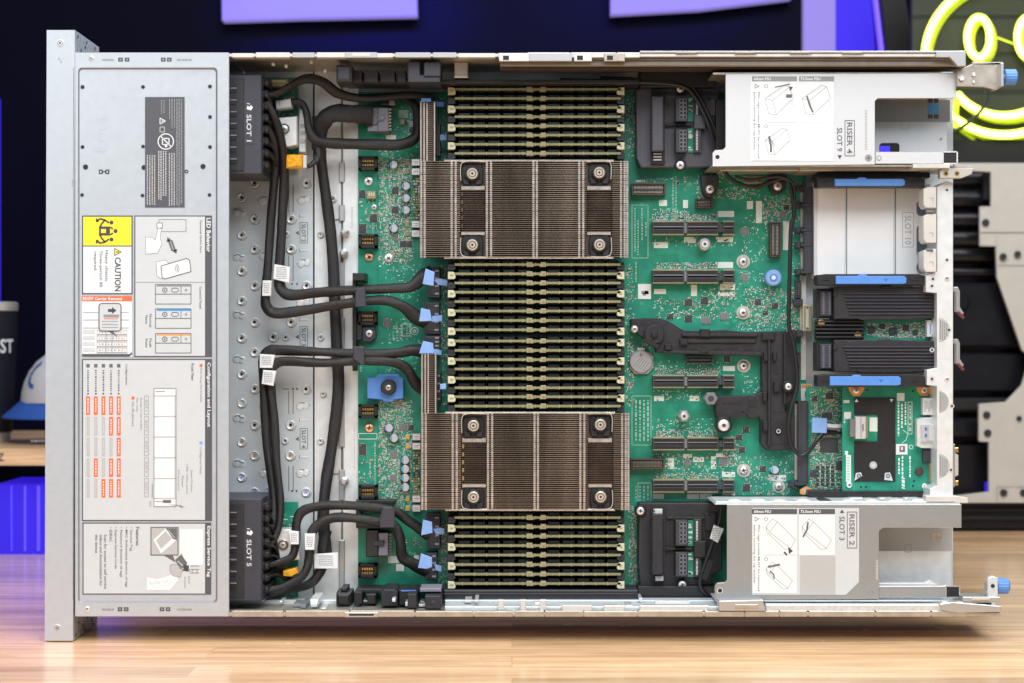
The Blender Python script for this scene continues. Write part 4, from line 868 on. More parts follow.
def plain(bld, name, lab, cat, group=None): o = bld.build(name); return tag(o, lab, cat, group)
def cable(name, lab, paths, tags=(), group='black wrapped cables', mt='cable'):
    if not tags and len(paths) == 1:
        b = MB(); p = paths[0]; b.tube(p[0], [q * .92 for q in p[1]], mt, 16, 8, p[2] if len(p) > 2 else .9, .025, lobes=.07 if mt == 'cable' else 0); return plain(b, name, lab, 'cable', group)
    c = paths[0][0][0]; t = thing(name, lab, 'cable', c[0], c[1], c[2], group)
    for p in paths:
        b = MB(); b.tube(p[0], [q * .92 for q in p[1]], mt, 16, 8, p[2] if len(p) > 2 else .9, .025, lobes=.07 if mt == 'cable' else 0); b.build('sleeve', t)
    for (pts, d, *rest) in tags:
        b = MB(); b.poly(pts, d, d + (rest[0] if rest else 6), 'white', .5)
        xs = [p[0] for p in pts]; ys = [p[1] for p in pts]; cx = sum(xs) / len(xs); cy = sum(ys) / len(ys)
        R.seed(int(cx * 7)); w = (max(xs) - min(xs)) * .3; h = (max(ys) - min(ys)) * .3; yy = cy - h
        while yy < cy + h: b.dashes(yy, cx - w, cx + w, d - .1, 'ink_pale', .8, .6, 2.4, .5, cw=False); yy += 1.8
        b.build('paper_tag', t)
    return t
EXTRA = []
def plug(body, tab, small, d, parent):
    b = MB(); x0, y0, x1, y1 = body; b.box(x0, y0, x1, y1, d, dB, 'plastic_grey', .8); b.box(x0 + 2, y0 + 2, x1 - 2, y1 - 2, d - .8, d + 1, 'black_soft', .5)
    for k in range(4): yy = y0 + (y1 - y0) * (k + .5) / 4; b.box(x1 - 5, yy - 1, x1 - 1, yy + 1, d - 1.4, d, 'conn_grey', .3)
    k = b.build('plug', parent); b = MB(); b.poly(tab, d - 17, d - 15.8, 'blue_pale', .4); b.box(max(p[0] for p in tab) - 2, (y0 + y1) / 2 - 3, x0 + 3, (y0 + y1) / 2 + 3, d - 16, d, 'blue_pale', .4) if max(p[0] for p in tab) - 2 < x0 + 3 else None
    b.build('pull_tab', k)
    if small: b = MB(); b.poly(small, d - 1.5, d - .5, 'blue_pale', .3); b.build('release_tab', k)
# two cables running from SLOT 1 down, then right to the blue tabs
c = cable('power_cable', 'black wrapped cable bending right to the uppermost blue pull tab beside the middle memory bank', [([(266, 102, 26), (274, 116, 30), (281, 140, 40), (284, 175, 52), (282, 220, 56), (280, 262, 56), (279, 280, 56), (282, 291, 55), (292, 295, 54), (320, 292, 52), (358, 290, 50), (396, 288.5, 52), (412, 286, 54), (423, 276, 58), (430, 274, 62)], [3, 4.4, 5.2, 5.2, 5.2, 5.2, 5.8, 6.4, 6, 5.6, 5.2, 5.2, 6, 8, 9])],
    [([(274, 264), (290, 267), (289, 283), (273, 279)], 49)])
plug((427.6, 267, 439.8, 297.5), [(425.5, 268.5), (434.5, 272), (433.5, 286), (422.5, 284)], [(434, 280), (440, 278.5), (447.5, 280), (447.5, 286), (438, 285)], 58, c)
c = cable('power_cable', 'black wrapped cable looping under the first and rising to the second blue pull tab', [([(266, 126, 26), (273, 140, 34), (275, 170, 48), (271, 215, 54), (268, 262, 54), (266, 290, 54), (266.5, 306, 54), (276, 313.5, 54), (300, 311, 52), (335, 305, 50), (366, 301, 50), (388, 301, 52), (404, 307, 55), (418, 318, 60), (426, 321, 64)], [3, 4, 4.8, 4.8, 4.8, 5, 5.8, 6.4, 5.6, 5.2, 5.2, 5.4, 6.2, 8, 8.5])],
    [([(262.5, 280.5), (271.5, 280.5), (270.5, 296), (261.8, 296)], 48)])
plug((424, 302, 439.5, 334), [(421, 308), (430, 310), (432, 321), (419, 321.5)], [(432, 316), (442, 315), (442, 321.5), (432, 322)], 60, c)
c = cable('power_cable', 'black wrapped cable rising from the lower housing and turning right to the third blue tab', [([(264, 541, 30), (269, 533, 40), (273.5, 517, 48), (273.5, 495, 54), (268, 455, 56), (264.5, 410, 56), (263, 375, 56), (264, 357, 56), (272, 350.5, 55), (286, 350, 54), (320, 352, 52), (360, 354, 50), (395, 353, 52), (412, 350, 55), (426, 352, 62)], [2.4, 3, 3.6, 4.2, 4.6, 4.8, 4.8, 5.4, 6.2, 5.8, 4.8, 5, 5.4, 6.2, 8])],
    [([(259.5, 354), (275, 355), (272, 368), (259.5, 368)], 48)])
plug((424, 336, 440, 352), [(423, 341), (433, 343), (434, 353.5), (419, 353.5)], [(433.5, 349), (441.5, 350.5), (441.5, 355), (433.5, 355)], 60, c)
c = cable('power_cable', 'black wrapped cable just inside the third, ending behind the lower heatsink wing', [([(264, 556, 30), (270, 546, 40), (278.5, 528, 46), (280.5, 502, 50), (277, 465, 53), (274, 420, 54), (271, 390, 54), (271, 372, 54), (277, 363, 53), (290, 361, 52), (325, 363, 50), (362, 361, 49), (392, 362, 50), (406, 368, 54), (416, 384, 60), (426, 392, 66)], [2.4, 3, 3.6, 4.2, 4.6, 4.8, 4.8, 5.2, 5.6, 5.2, 4.9, 4.8, 5.2, 5.6, 6.4, 6.5])],
    [([(263, 370), (276, 371), (273, 386), (261.5, 384)], 46)])
plug((434.5, 372, 441, 403), [(440, 384), (446, 383.5), (446, 389), (440, 389.5)], None, 60, c)
# long thick vertical bundle
cable('cable_bundle', 'thickest black cable bundle running the full height beside the wiring channel', [([(319, 116, 56), (320, 140, 60), (322, 165, 66), (327, 205, 70), (332, 250, 72), (335, 300, 72), (337, 350, 72), (338, 385, 72), (335, 425, 72), (330, 460, 72), (325, 490, 70), (323, 520, 68), (328, 560, 66)], [8, 6.8, 5.6, 6, 6.2, 6.2, 6.2, 6.6, 6.4, 6.2, 6.2, 6.4, 6], .7)], (), None)
# thick flat cable from the grey connector at the upper left of the board
c = cable('power_cable', 'thick flat black cable hooking left and down from the grey connector at the top', [([(372, 115, 60), (350, 114, 54), (334, 114, 52), (325, 119, 52), (320, 130, 56), (319, 150, 60)], [11, 10, 9.5, 9.5, 8.5, 7.5], .5)])
c = thing('board_connector', 'grey square board connector with a moulded latch at the top left of the board', 'connector', 378, 133, 64)
b = MB(); b.box(367.5, 107.5, 388.5, 131.5, 62, dB, 'conn_grey', .6); b.box(377.5, 107.5, 378.2, 131.5, 61.8, 63, 'plastic_grey'); b.pl([(372, 112), (372, 125), (376, 125), (379, 121), (384, 121)], 1, 61.8, 'ink'); b.pl([(371, 112), (374, 112)], .8, 61.8, 'ink'); b.box(380, 115, 385, 119.5, 61, 63, 'conn_grey', .4); b.box(381, 102, 395, 105.5, 64, dB, 'plastic_grey', .6); b.box(389, 100, 395, 105, 63, dB, 'conn_grey', .6); b.build('connector_body', c)
b = MB()
for k in range(7): y = 108.5 + k * 3.3; b.flat([(388.5, y), (392, y + 1.2), (388.5, y + 2.6)], 63, 'cream'); b.box(388, y, 391, y + 1.6, 65, dB, 'tin')
b.build('contact_pins', c)
cable('power_cable', 'black wrapped cable sagging from the white plug to the top of the upper heatsink wing', [([(285, 102, 50), (298, 102, 50), (304, 106, 50), (307, 116, 50), (309, 130, 50), (316, 140, 50), (330, 143, 50), (360, 144.5, 54), (390, 145, 56), (406, 143, 58), (416, 136, 60), (418, 122, 64), (414, 104, 68), (400, 97, 70)], [3.4, 3.8, 4, 4, 4.4, 5.2, 5.6, 6, 6, 6, 5.6, 5, 4.4, 4])])
cable('power_cable', 'loose black cable arching along the upper wall above the flat cable', [([(264, 95, 30), (278, 93, 36), (290, 86, 40), (305, 79, 44), (322, 82, 46), (338, 93, 50), (360, 98, 52), (385, 97, 54), (412, 95, 56), (432, 97, 60)], [2.6, 3.6, 4, 5, 5.6, 5.4, 4.6, 4.2, 4, 4])])
cable('power_cable', 'short thin black cable hanging from the flat cable to the amber tape', [([(318, 148, 52), (318, 158, 50), (311, 165, 48), (305, 167, 48)], [3.5, 3, 2.6, 2.4])])
R.seed(21)
for nm, pts, ww in (('braid of thin black wires leaving the upper drive connector housing', [((264, 90 + 11.8 * k, 26), (268 + k % 2, 98 + 11 * k, 30), (272 + .8 * k, 112 + 10 * k, 40), (277, 150 + 4 * k, 54)) for k in range(6)], 2.1),
                    ('braid of thin black wires leaving the lower drive connector housing', [((264, 512 + 11.8 * k, 26), (270, 516 + 10 * k, 32), (273 + k, 524 + 8.5 * k, 44), (279 + k, 556 + 4 * k, 54), (286 + k, 571 + k, 60)) for k in range(7)], 1.5)):
    b = MB()
    for p in pts: b.tube(p, ww, 'cable_thin', 8, 5)
    plain(b, 'wire_harness', nm, 'wires')
# lower cables
c = cable('power_cable', 'black wrapped cable from the lower retaining clip curving down past the SLOT 5 bracket', [([(266, 566, 34), (280, 562, 42), (292, 556, 46), (296, 540, 48), (297, 522, 48), (304, 510, 48), (325, 505.5, 48), (355, 506, 48), (383, 509, 48), (397, 512, 50), (410, 522, 54), (428, 535, 62)], [3, 3.8, 4.4, 4.8, 5, 5.4, 5, 5, 5, 5, 5.6, 6.4])],
    [([(288.5, 531), (298.5, 532), (298.5, 544.5), (290.5, 544.5)], 40)])
plug((426.5, 513.5, 440, 548.5), [(423, 519.5), (432, 522), (432.5, 533), (421, 535.5)], [(433, 529), (440, 527.5), (444.5, 529), (444, 534.5), (436, 534.5)], 60, c)
c = cable('power_cable', 'black wrapped cable below it, swinging down from the clip to the lowest blue pull tab', [([(266, 590, 34), (285, 586, 40), (302, 576, 42), (309, 560, 44), (310, 540, 44), (316, 526, 45), (332, 518, 46), (355, 518.5, 46), (383, 523, 47), (395, 526, 48), (400, 540, 50), (402, 556, 54), (412, 563, 58), (428, 570, 64)], [3, 3.8, 4.6, 5, 5, 5.2, 5.2, 5, 5, 5.2, 5.6, 6, 6.6, 8])],
    [([(304.5, 534), (315, 534), (314, 550), (305, 550)], 37)])
plug((425.5, 553, 437, 580), [(421, 553.5), (432, 557.5), (432, 567), (427, 569), (418, 568)], [(434, 564), (441.5, 566), (441.5, 572), (436, 570.5)], 60, c)
c = cable('power_cable', 'short black cable with a wide printed paper tag behind the SLOT 5 bracket', [([(262, 597, 50), (290, 590, 54), (312, 582, 56), (322, 566, 58), (323, 548, 60), (326, 530, 62)], [3, 4, 5, 6, 6, 6])], [([(314, 554), (338, 552.5), (338, 569), (314, 568.5)], 50, 1)])
c = thing('board_connector', 'dark grey board connector at the lower left of the board under the clip', 'connector', 376, 557, 64)
b = MB(); b.box(366, 531, 378, 557, 58, dB, 'black_soft', .8); b.box(378, 533, 388.5, 556, 60, dB, 'conn_grey', .6, ms='plastic_grey'); b.box(373, 541, 384, 546, 57, 60, 'plastic_grey', .5); b.build('connector_body', c)
b = MB()
for k in range(7): y = 534 + k * 3.1; b.flat([(388.5, y), (392, y + 1.2), (388.5, y + 2.4)], 63, 'cream'); b.box(388, y, 391, y + 1.6, 65, dB, 'tin')
b.build('contact_pins', c)
# retaining clips
t = thing('cable_retainer', 'tall black plastic cable retainer holding four cables beside the blue latch', 'cable clip', 358, 372, 70)
b = MB(); b.box(352.5, 275, 356.5, 371, 66, dB, 'black', .5); b.box(352.5, 273, 365, 280.5, 46, dB, 'black', .6); b.box(356, 323, 362, 340, 68, dB, 'black_soft', .5); b.poly([(362, 327), (374, 327), (376, 331), (376, 338), (371, 342), (362, 342)], 70, dB, 'plastic_grey', .8); b.build('retainer_frame', t)
for pts in ([(357, 289), (365.5, 287.5), (366, 307), (355, 307), (355, 292)], [(353, 346.5), (364.5, 346.5), (364.5, 365), (361, 365), (353, 359)]):
    b = MB(); b.poly(pts, 40, 43, 'plastic_grey', .8); b.build('clip_tab', t)
screwp(369, 333.5, 4, 70, 'silver', parent=t)
t = thing('cable_retainer', 'low black plastic cable retainer over the dark connector at the lower left', 'cable clip', 376, 528, 70)
b = MB(); b.box(357, 500.5, 395, 504, 60, dB, 'black', .5); b.box(357, 524, 394, 528.5, 60, dB, 'black', .5); b.box(356, 500, 361, 528, 66, dB, 'black', .5); b.build('retainer_frame', t)
b = MB(); b.poly([(382.5, 507.5), (392, 507.5), (394.5, 511), (394.5, 528), (379.5, 528), (379.5, 518)], 38, 41, 'plastic_grey', .8); b.build('clip_tab', t)
# upper blue tabs near heatsink wing
t = thing('board_connector', 'narrow upright board connector with blue tabs at the top of the heatsink wing', 'connector', 438, 155, 66)
b = MB(); b.box(436.5, 124, 440.5, 156, 64, dB, 'plastic_grey', .5); b.box(420, 100.2, 436, 106, 60, dB, 'black', .5); b.build('connector_body', t)
b = MB(); b.box(421, 98, 431, 101.4, 34, 36, 'blue', .4); b.box(434, 101.5, 444, 106.5, 58, 60, 'blue', .4); b.box(440, 134.5, 447, 140.5, 60, 62, 'blue_pale', .4); b.build('pull_tab', t)

# ============================================================ POWER INTERPOSERS
def interposer(flip, lab):
    t = thing('power_interposer', lab, 'power connector module', 677, 167 if not flip else 586, 66)
    y0, y1 = (88, 167) if not flip else (503, 586)
    b = MB()
    if not flip: pts = [(636, 90), (642, 88), (718, 88), (718, 160), (712, 167), (641, 167.5), (636.5, 158)]
    else: pts = [(639, 503), (722, 503), (722, 570), (712, 575), (712, 585), (640, 587), (638, 560)]
    m = 'shroud_grey' if not flip else 'black_soft'
    b.poly(pts, 62, dB, m, 1); dv = 61.9
    by0, by1 = (96, 151) if not flip else (514, 575)
    b.box(651, 91 if not flip else 508.5, 665, 163.5 if not flip else 581, 58.5, 63, 'hole'); b.box(652, by0, 663.5, by1, 50, 62, m, 1)
    y = by0 + 3
    while y < by1 - 2: b.box(650.8, y, 652.4, y + 1.2, 54, 60, 'ink'); b.box(663.2, y, 664.6, y + 1.2, 54, 60, 'ink'); y += 3
    ya = 153 if not flip else 509
    for k in range(3): b.box(653.5, ya + k * 3, 661.5, ya + 1.6 + k * 3, 57, 60, 'label_mid' if flip or k < 3 else m, .2)
    if flip: b.box(655.5, 576, 663.5, 581, 56, 60, 'label_mid', .5); b.box(655, 509, 662.5, 516, 55.5, 60, 'label_grey', .5)
    b.poly([(665, 92), (716, 92), (716, 95), (665, 95)] if not flip else [(667, 517), (712, 517), (712, 519.5), (667, 519.5)], 60, 63, 'black', .4)
    yc = 124.5 if not flip else 549
    b.box(665, yc - 1.2, 692, yc + 1.2, 58, 63, 'black', .4)
    for xx in (640, 668, 672): b.line(xx, y0 + 8, xx, y1 - 10, .5, dv, 'ink')
    b.box(694, yc - 10 if not flip else yc - 8, 706, yc + 4 if not flip else yc + 9, 55, 63, m, 1); b.box(705, y0 + 10, 716, y0 + 28, 59, 63, m, .8); b.cyl(709, y0 + 11, 1.6, 58, 60, 'hole')
    b.build('shroud', t)
    for k, (ca, cb) in enumerate(((97, 121.5), (128.5, 152.5)) if not flip else ((520, 546), (552, 577))):
        b = MB(); b.box(675.3, ca, 687.3, cb, 52, 66, 'chip', .6, ms='black'); b.box(676.5, ca + 1, 678.5, cb - 1, 51.6, 53, 'chip', .2)
        n = 5
        for i in range(n): 
            yy = ca + 2.4 + i * (cb - ca - 4) / n
            for xx in (680, 683.7): b.box(xx, yy, xx + 2.7, yy + 2.9, 51.8, 53, 'hole'); b.frame(xx - .2, yy - .2, xx + 2.9, yy + 3.1, .5, 51.7, 'conn_grey')
        b.build('power_socket', t)
        b = MB(); b.box(687.6, ca, 693.5, cb, 60.8, 64, 'pcb')
        for i in range(7): yy = R.uniform(ca + 1, cb - 3); b.rect(688.5, yy, 690 + R.uniform(0, 3), yy + R.uniform(.8, 2.4), 60.7, 'silk')
        b.box(694, ca - 1, 701.5, cb, 58.5, 63, 'chip', .4); b.dashes(697, ca + 1, cb - 2, 58.4, 'label_grey', 1.8, 1, 3, .5); b.build('socket_board', t)
    for x, y in (((680.6, 88.6), (680.4, 165)) if not flip else ((640.5, 511), (682.5, 585))):
        b = MB(); b.cyl(x, y, 6, 59, 64, 'black', .8); b.screw(x, y, 4, 59, 'silver', 1.6); b.build('screw', t)
    return t
interposer(False, 'dark grey power connector module to the left of the RISER 4 cage')
interposer(True, 'black power connector module to the left of the RISER 2 cage')
cable('sensor_cable', 'thin black twin cable crossing the upper power connector module diagonally', [([(560, 80, 50), (632, 82, 50), (660, 83, 50), (682, 86, 50), (693, 94, 50), (703, 112, 50), (711, 132, 50), (716, 150, 52)], [2.2] * 8), ([(600, 78, 52), (650, 80, 52), (684, 83, 52), (696, 92, 52), (707, 112, 52), (715, 130, 52), (719, 148, 54)], [2.2] * 7)], (), None, 'cable_thin')
c = cable('sensor_cable', 'thin black cable with a tilted white tag crossing the lower power connector module', [([(722, 506, 50), (719, 524, 50), (712, 545, 50), (706, 562, 50), (700, 585, 52), (712, 600, 56)], [2, 2.2, 2.4, 2.6, 2.4, 2])], [([(714, 525), (724, 529), (718, 543), (710, 538.5)], 46, 2)], None, 'cable_thin')
b = MB(); b.poly([(709, 560), (714, 562), (707, 581), (702, 578)], 44, 50, 'hole', .6); b.build('heat_shrink', c)

# ============================================================ PSU CAGES
def cage(flip):
    t = thing('riser_cage', 'sheet metal cage coloured as brightly lit, marked RISER 4 SLOT 9 at the top' if not flip else 'sheet metal cage coloured as in shade, marked RISER 2 SLOT 3 at the bottom', 'riser cage', 840, 166 if not flip else 600, 10)
    m = 'cage_lit' if not flip else 'cage_shade'; d0 = 12  # one steel for both cages; their difference in light is in the colour
    b = MB()
    if not flip:
        L = [(725.5, 74), (956, 73), (956.5, 98.3), (878, 98.3), (875, 101), (875, 164.5), (712.5, 166.5), (712.5, 153), (715, 150), (723, 149.6), (725.5, 147)]
        b.poly(L, d0, 13.6, m, .3, ms='wall_steel'); b.box(712, 165, 947, 166.5, 13, 76, 'wall_steel'); b.box(713, 72.6, 957, 74.5, 13, 70, 'wall_steel')
    else:
        L = [(727, 504.5), (961.5, 504.5), (961.5, 527.7), (883, 527.7), (879, 531), (879, 599), (714.8, 600), (714.8, 586), (717, 583), (724.5, 582.5), (727, 580)]
        b.poly(L, d0, 13.6, m, .3, ms='wall_steel'); b.box(715, 503.2, 960, 504.6, 13, 76, 'pan'); b.box(716, 600, 950, 601.5, 13, 76, 'pan')
    hx, hy = (717.5, 157) if not flip else (720, 590.6); b.disc(hx, hy, 2.2, d0 - .1, 'hole'); b.ring(hx, hy, 2.2, 3, d0 - .1, 'silver')
    b.build('cage_plate', t)
    b = MB()
    if not flip:
        b.box(872, 96, 947, 160, 52, 54, m); b.rect(872, 100, 950, 122, 51.8, 'cage_shade'); b.box(716, 100, 727, 160, 50, 74, 'fan_black')
        for i in range(2):
            for j in range(4): b.box(928 + i * 6, 98.5 + j * 5.3, 932.6 + i * 6, 102.6 + j * 5.3, 51.4, 52.5, 'azure' if j in (1, 2) else 'ink')
        b.flat(rrect(879.5, 143, 899.5, 153.5, 3), 51.5, 'hole'); b.rect(880, 146, 890, 153.5, 51.4, 'hole_glow'); b.disc(941, 139, 1.3, 51.6, 'ink_pale'); b.frame(901, 122, 909, 129, .5, 51.7, 'label_mid')
        b.box(875, 151.8, 943, 163.8, d0 + 1.5, 24, m, .5, ms='steel'); b.box(943, 151.5, 957, 163.8, d0 + 2, 16, 'hole'); b.frame(943, 151.8, 957.2, 163.6, 1.4, d0 + 1.4, 'silver'); b.disc(879, 158, 2.4, d0 + 1.3, 'label_grey'); b.ring(879, 158, 1.8, 2.5, d0 + 1.2, 'ink_pale')
        b.ring(868.5, 158, 1.2, 3.6, d0 - .1, 'ink_pale'); b.disc(868.5, 158, 1.4, d0 - .12, 'ink_soft'); b.box(913, 164, 950, 168, d0, 30, 'edge_white', .3)
    else:
        b.box(875, 528, 951, 590, 52, 54, 'pan_light'); b.rect(877, 528, 952, 551, 51.8, 'label_mid')
        for i in range(2):
            for j in range(2): b.box(931.5 + i * 5.8, 533 + j * 4.6, 936 + i * 5.8, 536.8 + j * 4.6, 51.4, 52.5, 'wall_steel')
        b.frame(905, 545, 911, 552, .5, 51.7, 'ink_pale'); b.box(873, 586, 946, 597.5, d0 + 1.5, 24, 'cage_shade', .5, ms='steel'); b.box(946, 586.5, 959, 597, d0 + 2, 16, 'hole'); b.frame(946, 586.3, 959.6, 597.4, 1.2, d0 + 1.4, 'steel')
        b.poly([(875, 583), (925, 583), (930, 580), (936, 584), (950, 586), (875, 587)], 24, 30, 'pan_light', .4)
        b.pl([(868, 593), (871, 590.5), (874, 593), (871, 595.5)], .6, d0 - .1, 'ink_pale', True)
    b.dashes(866 if not flip else 877, 110 if not flip else 560, 150 if not flip else 580, d0 - .05, 'label_mid', 2.4, .8, 2.5, .6)
    b.build('cage_recess', t)
    b = MB(); T = d0 - .35; tb = d0 - .2; dy = 0 if not flip else 432.8; dx = 0 if not flip else 1
    sx0 = 750.5 + dx; sy0 = 75.5 + dy
    if not flip: b.rect(sx0, sy0, 833.6, 161, tb, 'white')
    else: b.flat([(752, 508), (859, 508), (859, 582), (846, 594.8), (752, 594.8)], tb, 'label_grey'); b.rect(800, 556, 835.5, 594.5, tb - .05, 'label_mid')
    ya = 76.3 + dy
    if flip: ya = 509
    b.rect(752, ya, 797, ya + 5, T, 'ink_pale' if not flip else 'band'); b.rect(799, ya, 834 + dx, ya + 5, T, 'ink_pale' if not flip else 'band')
    b.text('60mm PSU', 762.5, ya + 2.5, 17, 3, T - .05, 'white', cw=False, bold=True); b.text('73.5mm PSU', 810.5, ya + 2.5, 20, 3, T - .05, 'white', cw=False, bold=True)
    b.rect(752.5, ya + 5.6, 797, ya + 84, T, 'white'); b.rect(799, ya + 5.6, 834 + dx, ya + 46, T, 'white'); b.line(764, ya + 46, 797, ya + 46, .5, T - .05, 'label_mid')
    y1 = ya + 10
    b.pl([(755, y1 + 2), (755, y1 - 2), (759, y1)], .6, T - .05, 'ink_soft', True)
    b.text('PSU cage screws MUST be removed', 758.6, ya + 49, 66, 2.6, T - .05, 'ink_soft'); b.text('before removing the cap bracket', 754.3, ya + 45, 58, 2.6, T - .05, 'ink_soft')
    for yy in (y1, ya + 50): b.ring(766, yy, 1.3, 1.9, T - .05, 'ink_pale', 12)
    def drawing(x, y, s, m_='ink_pale'):
        A = [(x, y + 14 * s), (x + 20 * s, y), (x + 26 * s, y + 1.5 * s), (x + 8 * s, y + 16 * s)]; b.pl(A, .45, T - .05, m_, True)
        b.pl([(x, y + 14 * s), (x + 4 * s, y + 30 * s), (x + 12 * s, y + 31 * s), (x + 8 * s, y + 16 * s)], .45, T - .05, m_); b.pl([(x + 12 * s, y + 31 * s), (x + 30 * s, y + 14 * s), (x + 26 * s, y + 1.5 * s)], .45, T - .05, m_)
        b.pl([(x + 16 * s, y + 26 * s), (x + 27 * s, y + 15 * s), (x + 31 * s, y + 20 * s), (x + 22 * s, y + 31 * s)], .4, T - .05, 'label_mid'); b.line(x + 3 * s, y + 12.5 * s, x + 21 * s, y + 1.5 * s, .35, T - .05, 'label_mid')
    if not flip:
        drawing(765, ya + 9, .95); drawing(802, ya + 9, .95); drawing(765, ya + 52, .85)
        b.line(775, ya + 11, 790, ya + 7.8, 1, T - .1, 'ink'); b.flat([(789, ya + 10), (793, ya + 11), (790, ya + 15)], T - .1, 'ink'); b.rect(786, ya + 18, 792, ya + 21.5, T - .1, 'ink_soft')
        b.pl([(807, ya + 20), (810, ya + 30), (813, ya + 36)], 1.8, T - .1, 'ink_soft'); b.pl([(769, ya + 60), (771, ya + 70), (771, ya + 76)], 2, T - .1, 'ink_soft'); b.line(769, ya + 60, 775, ya + 70, .5, T - .1, 'ink_soft')
        b.text('RISER 4', 849.6, 138, 31, 5.4, tb, 'ink_soft'); b.frame(845, 120.5, 854.4, 155.8, .7, tb, 'ink_soft')
        b.text('SLOT 9', 839.6, 140 - .5, 23.5, 5.4, tb, 'ink_soft'); b.flat([(837.5, 155.2), (842, 155.2), (839.8, 159)], tb, 'ink')
    else:
        for (x, y, s) in ((766, 519, .95), (802, 519, .95), (766, 562, .85)):
            b.pl([(x, y + 8 * s), (x + 7 * s, y), (x + 12 * s, y + 3 * s), (x + 4 * s, y + 14 * s)], .45, T - .05, 'ink_pale', True); b.pl([(x, y + 8 * s), (x + 1, y + 14 * s), (x + 20 * s, y + 32 * s), (x + 26 * s, y + 31 * s), (x + 4 * s, y + 14 * s)], .45, T - .05, 'ink_pale'); b.pl([(x + 12 * s, y + 3 * s), (x + 31 * s, y + 22 * s), (x + 26 * s, y + 31 * s)], .45, T - .05, 'ink_pale')
        b.pl([(808, 522), (807, 530), (803, 537)], 1.8, T - .1, 'ink_soft'); b.flat([(788, 547), (793, 551), (789, 554)], T - .1, 'ink'); b.line(784, 552, 787, 555, 1.8, T - .1, 'ink'); b.line(768, 567, 780, 564.5, 2, T - .1, 'ink_soft'); b.pl([(770, 571), (774, 575), (774, 579)], 1.2, T - .1, 'ink')
        b.text('RISER 2', 852, 529.8, 31, 5.4, T, 'ink_soft'); b.frame(847.3, 512, 856.8, 548, .7, T, 'ink_soft'); b.text('SLOT 3', 842, 528.3, 24, 5.4, T, 'ink_soft'); b.flat([(839.8, 513), (844.3, 513), (842, 509.6)], T, 'ink')
    b.build('instruction_label', t)
    return t
mat('hole_glow', (.02, .02, .5), .3, emit=(.05, .03, 1), es=1.2)  # glow put into the cage's blue hole; no lamp there
cage(False); cage(True)
# ============================================================ L-SHAPED BLACK BRACKET
t = thing('cable_guide', 'black plastic T-shaped cable guide bracket screwed across the middle of the board', 'cable guide', 762, 450, 70)
b = MB()
pts = [(630.5, 319), (645, 318), (660, 318.5), (668, 321), (684, 330.5), (700, 331), (725, 330), (745, 332), (796.5, 331), (796.5, 352), (795, 402), (786, 404), (785, 412), (795, 416), (795, 450.5), (767, 450.5), (761, 444), (761, 421), (759, 417.5), (750, 418.5), (742, 412), (735, 417), (728, 419), (717, 420), (714.6, 405), (714.6, 396), (753, 395.5), (762, 392), (762, 356.5), (703, 354.5), (656, 352.5), (655, 346), (646, 340), (631, 330)]
b.poly(pts, 66, dB, 'black_soft', .9)
b.poly([(684, 339), (756, 339), (756, 343), (684, 343)], 64, 67, 'black_soft', .6); b.box(682, 333, 758, 336.5, 63, 67, 'black_soft', .8); b.poly([(663, 350.5), (762, 352), (762, 355.8), (663, 353)], 63, 67, 'black_soft', .6)
for r_ in ((665, 344, 672, 350), (700, 350, 708, 353.5), (700, 329, 710, 337), (762, 333, 775, 340), (680, 339, 688, 345), (764, 352.5, 768, 361), (773, 352.5, 777, 361), (763, 392, 767, 402), (774, 382, 780, 392), (763, 421, 768, 431)):
    b.box(*r_, 62, 67, 'black', .6); b.box(r_[0] + 1.2, r_[1] + 1.2, r_[2] - 1.2, r_[3] - 1.2, 61.8, 63, 'hole')
b.pl([(770, 362), (770, 444), (790, 444)], .9, 65.8, 'hole'); b.pl([(782, 334), (782, 404)], .9, 65.8, 'hole'); b.pl([(773, 412), (793, 412)], 1.6, 65.8, 'hole'); b.pl([(748, 395.5), (748, 416)], .6, 65.8, 'hole')
b.box(768, 340, 770.5, 446, 63, 67, 'black_soft', .5); b.box(784, 334, 786, 404, 62, 67, 'black_soft', .5); b.box(726, 341, 738, 342.6, 63.6, 65, 'hole'); b.box(726, 347, 738, 348.6, 65.6, 66.5, 'hole')
b.flat([(738 + 9 * math.cos(math.radians(a)), 417.5 + 6 * math.sin(math.radians(a))) for a in range(180, 361, 15)], 65.9, 'hole')
b.cyl(654.5, 334.5, 10, 61, 67, 'black_soft', 1, 28); b.ring(654.5, 334.5, 6.4, 8, 60.9, 'hole', 24, -160, 60); b.cyl(654.5, 334.5, 3.6, 58, 62, 'black', .8); b.cyl(654.5, 334.5, 2, 57.6, 59, 'hole')
b.poly([(645, 337), (654, 343), (660, 345), (658, 349), (650, 345), (643, 341)], 60, 66, 'black', .6)
for r_ in ((690, 346.5, 697, 349.5), (714, 346.5, 721, 349.5), (744, 345, 752, 350), (765, 365, 767.5, 380), (774, 366, 780, 374), (776, 420, 783, 426), (765, 436, 768, 442), (788, 345, 792, 356), (722, 402, 740, 404), (748, 400, 757, 407), (788, 425, 792, 438), (640, 322, 646, 325)): b.box(*r_, 65.6, 66.5, 'hole')
b.build('bracket', t)
screwp(634.6, 329, 3.8, 64, parent=t); 
for x, y, r, w in ((788.6, 386.6, 3.6, 6), (724, 425.4, 6, 8.4)):
    b = MB(); b.cyl(x, y, w, 60, 70, 'black', 1, 26); b.screw(x, y, r, 60, 'silver', 2, 't'); b.build('screw', t)
b = MB(); b.cyl(711, 398.7, 7, 60, 70, 'chip_grey', 1, 6); b.disc(711, 398.7, 3.4, 59.9, 'chip', 6); b.build('screw', t, label='dull hexagonal standoff'); b = MB(); b.cyl(778.5, 431.3, 3.2, 64, 67, 'black', .5); b.ring(778.5, 431.3, 1.4, 2.2, 63.9, 'silver'); b.build('screw', t)
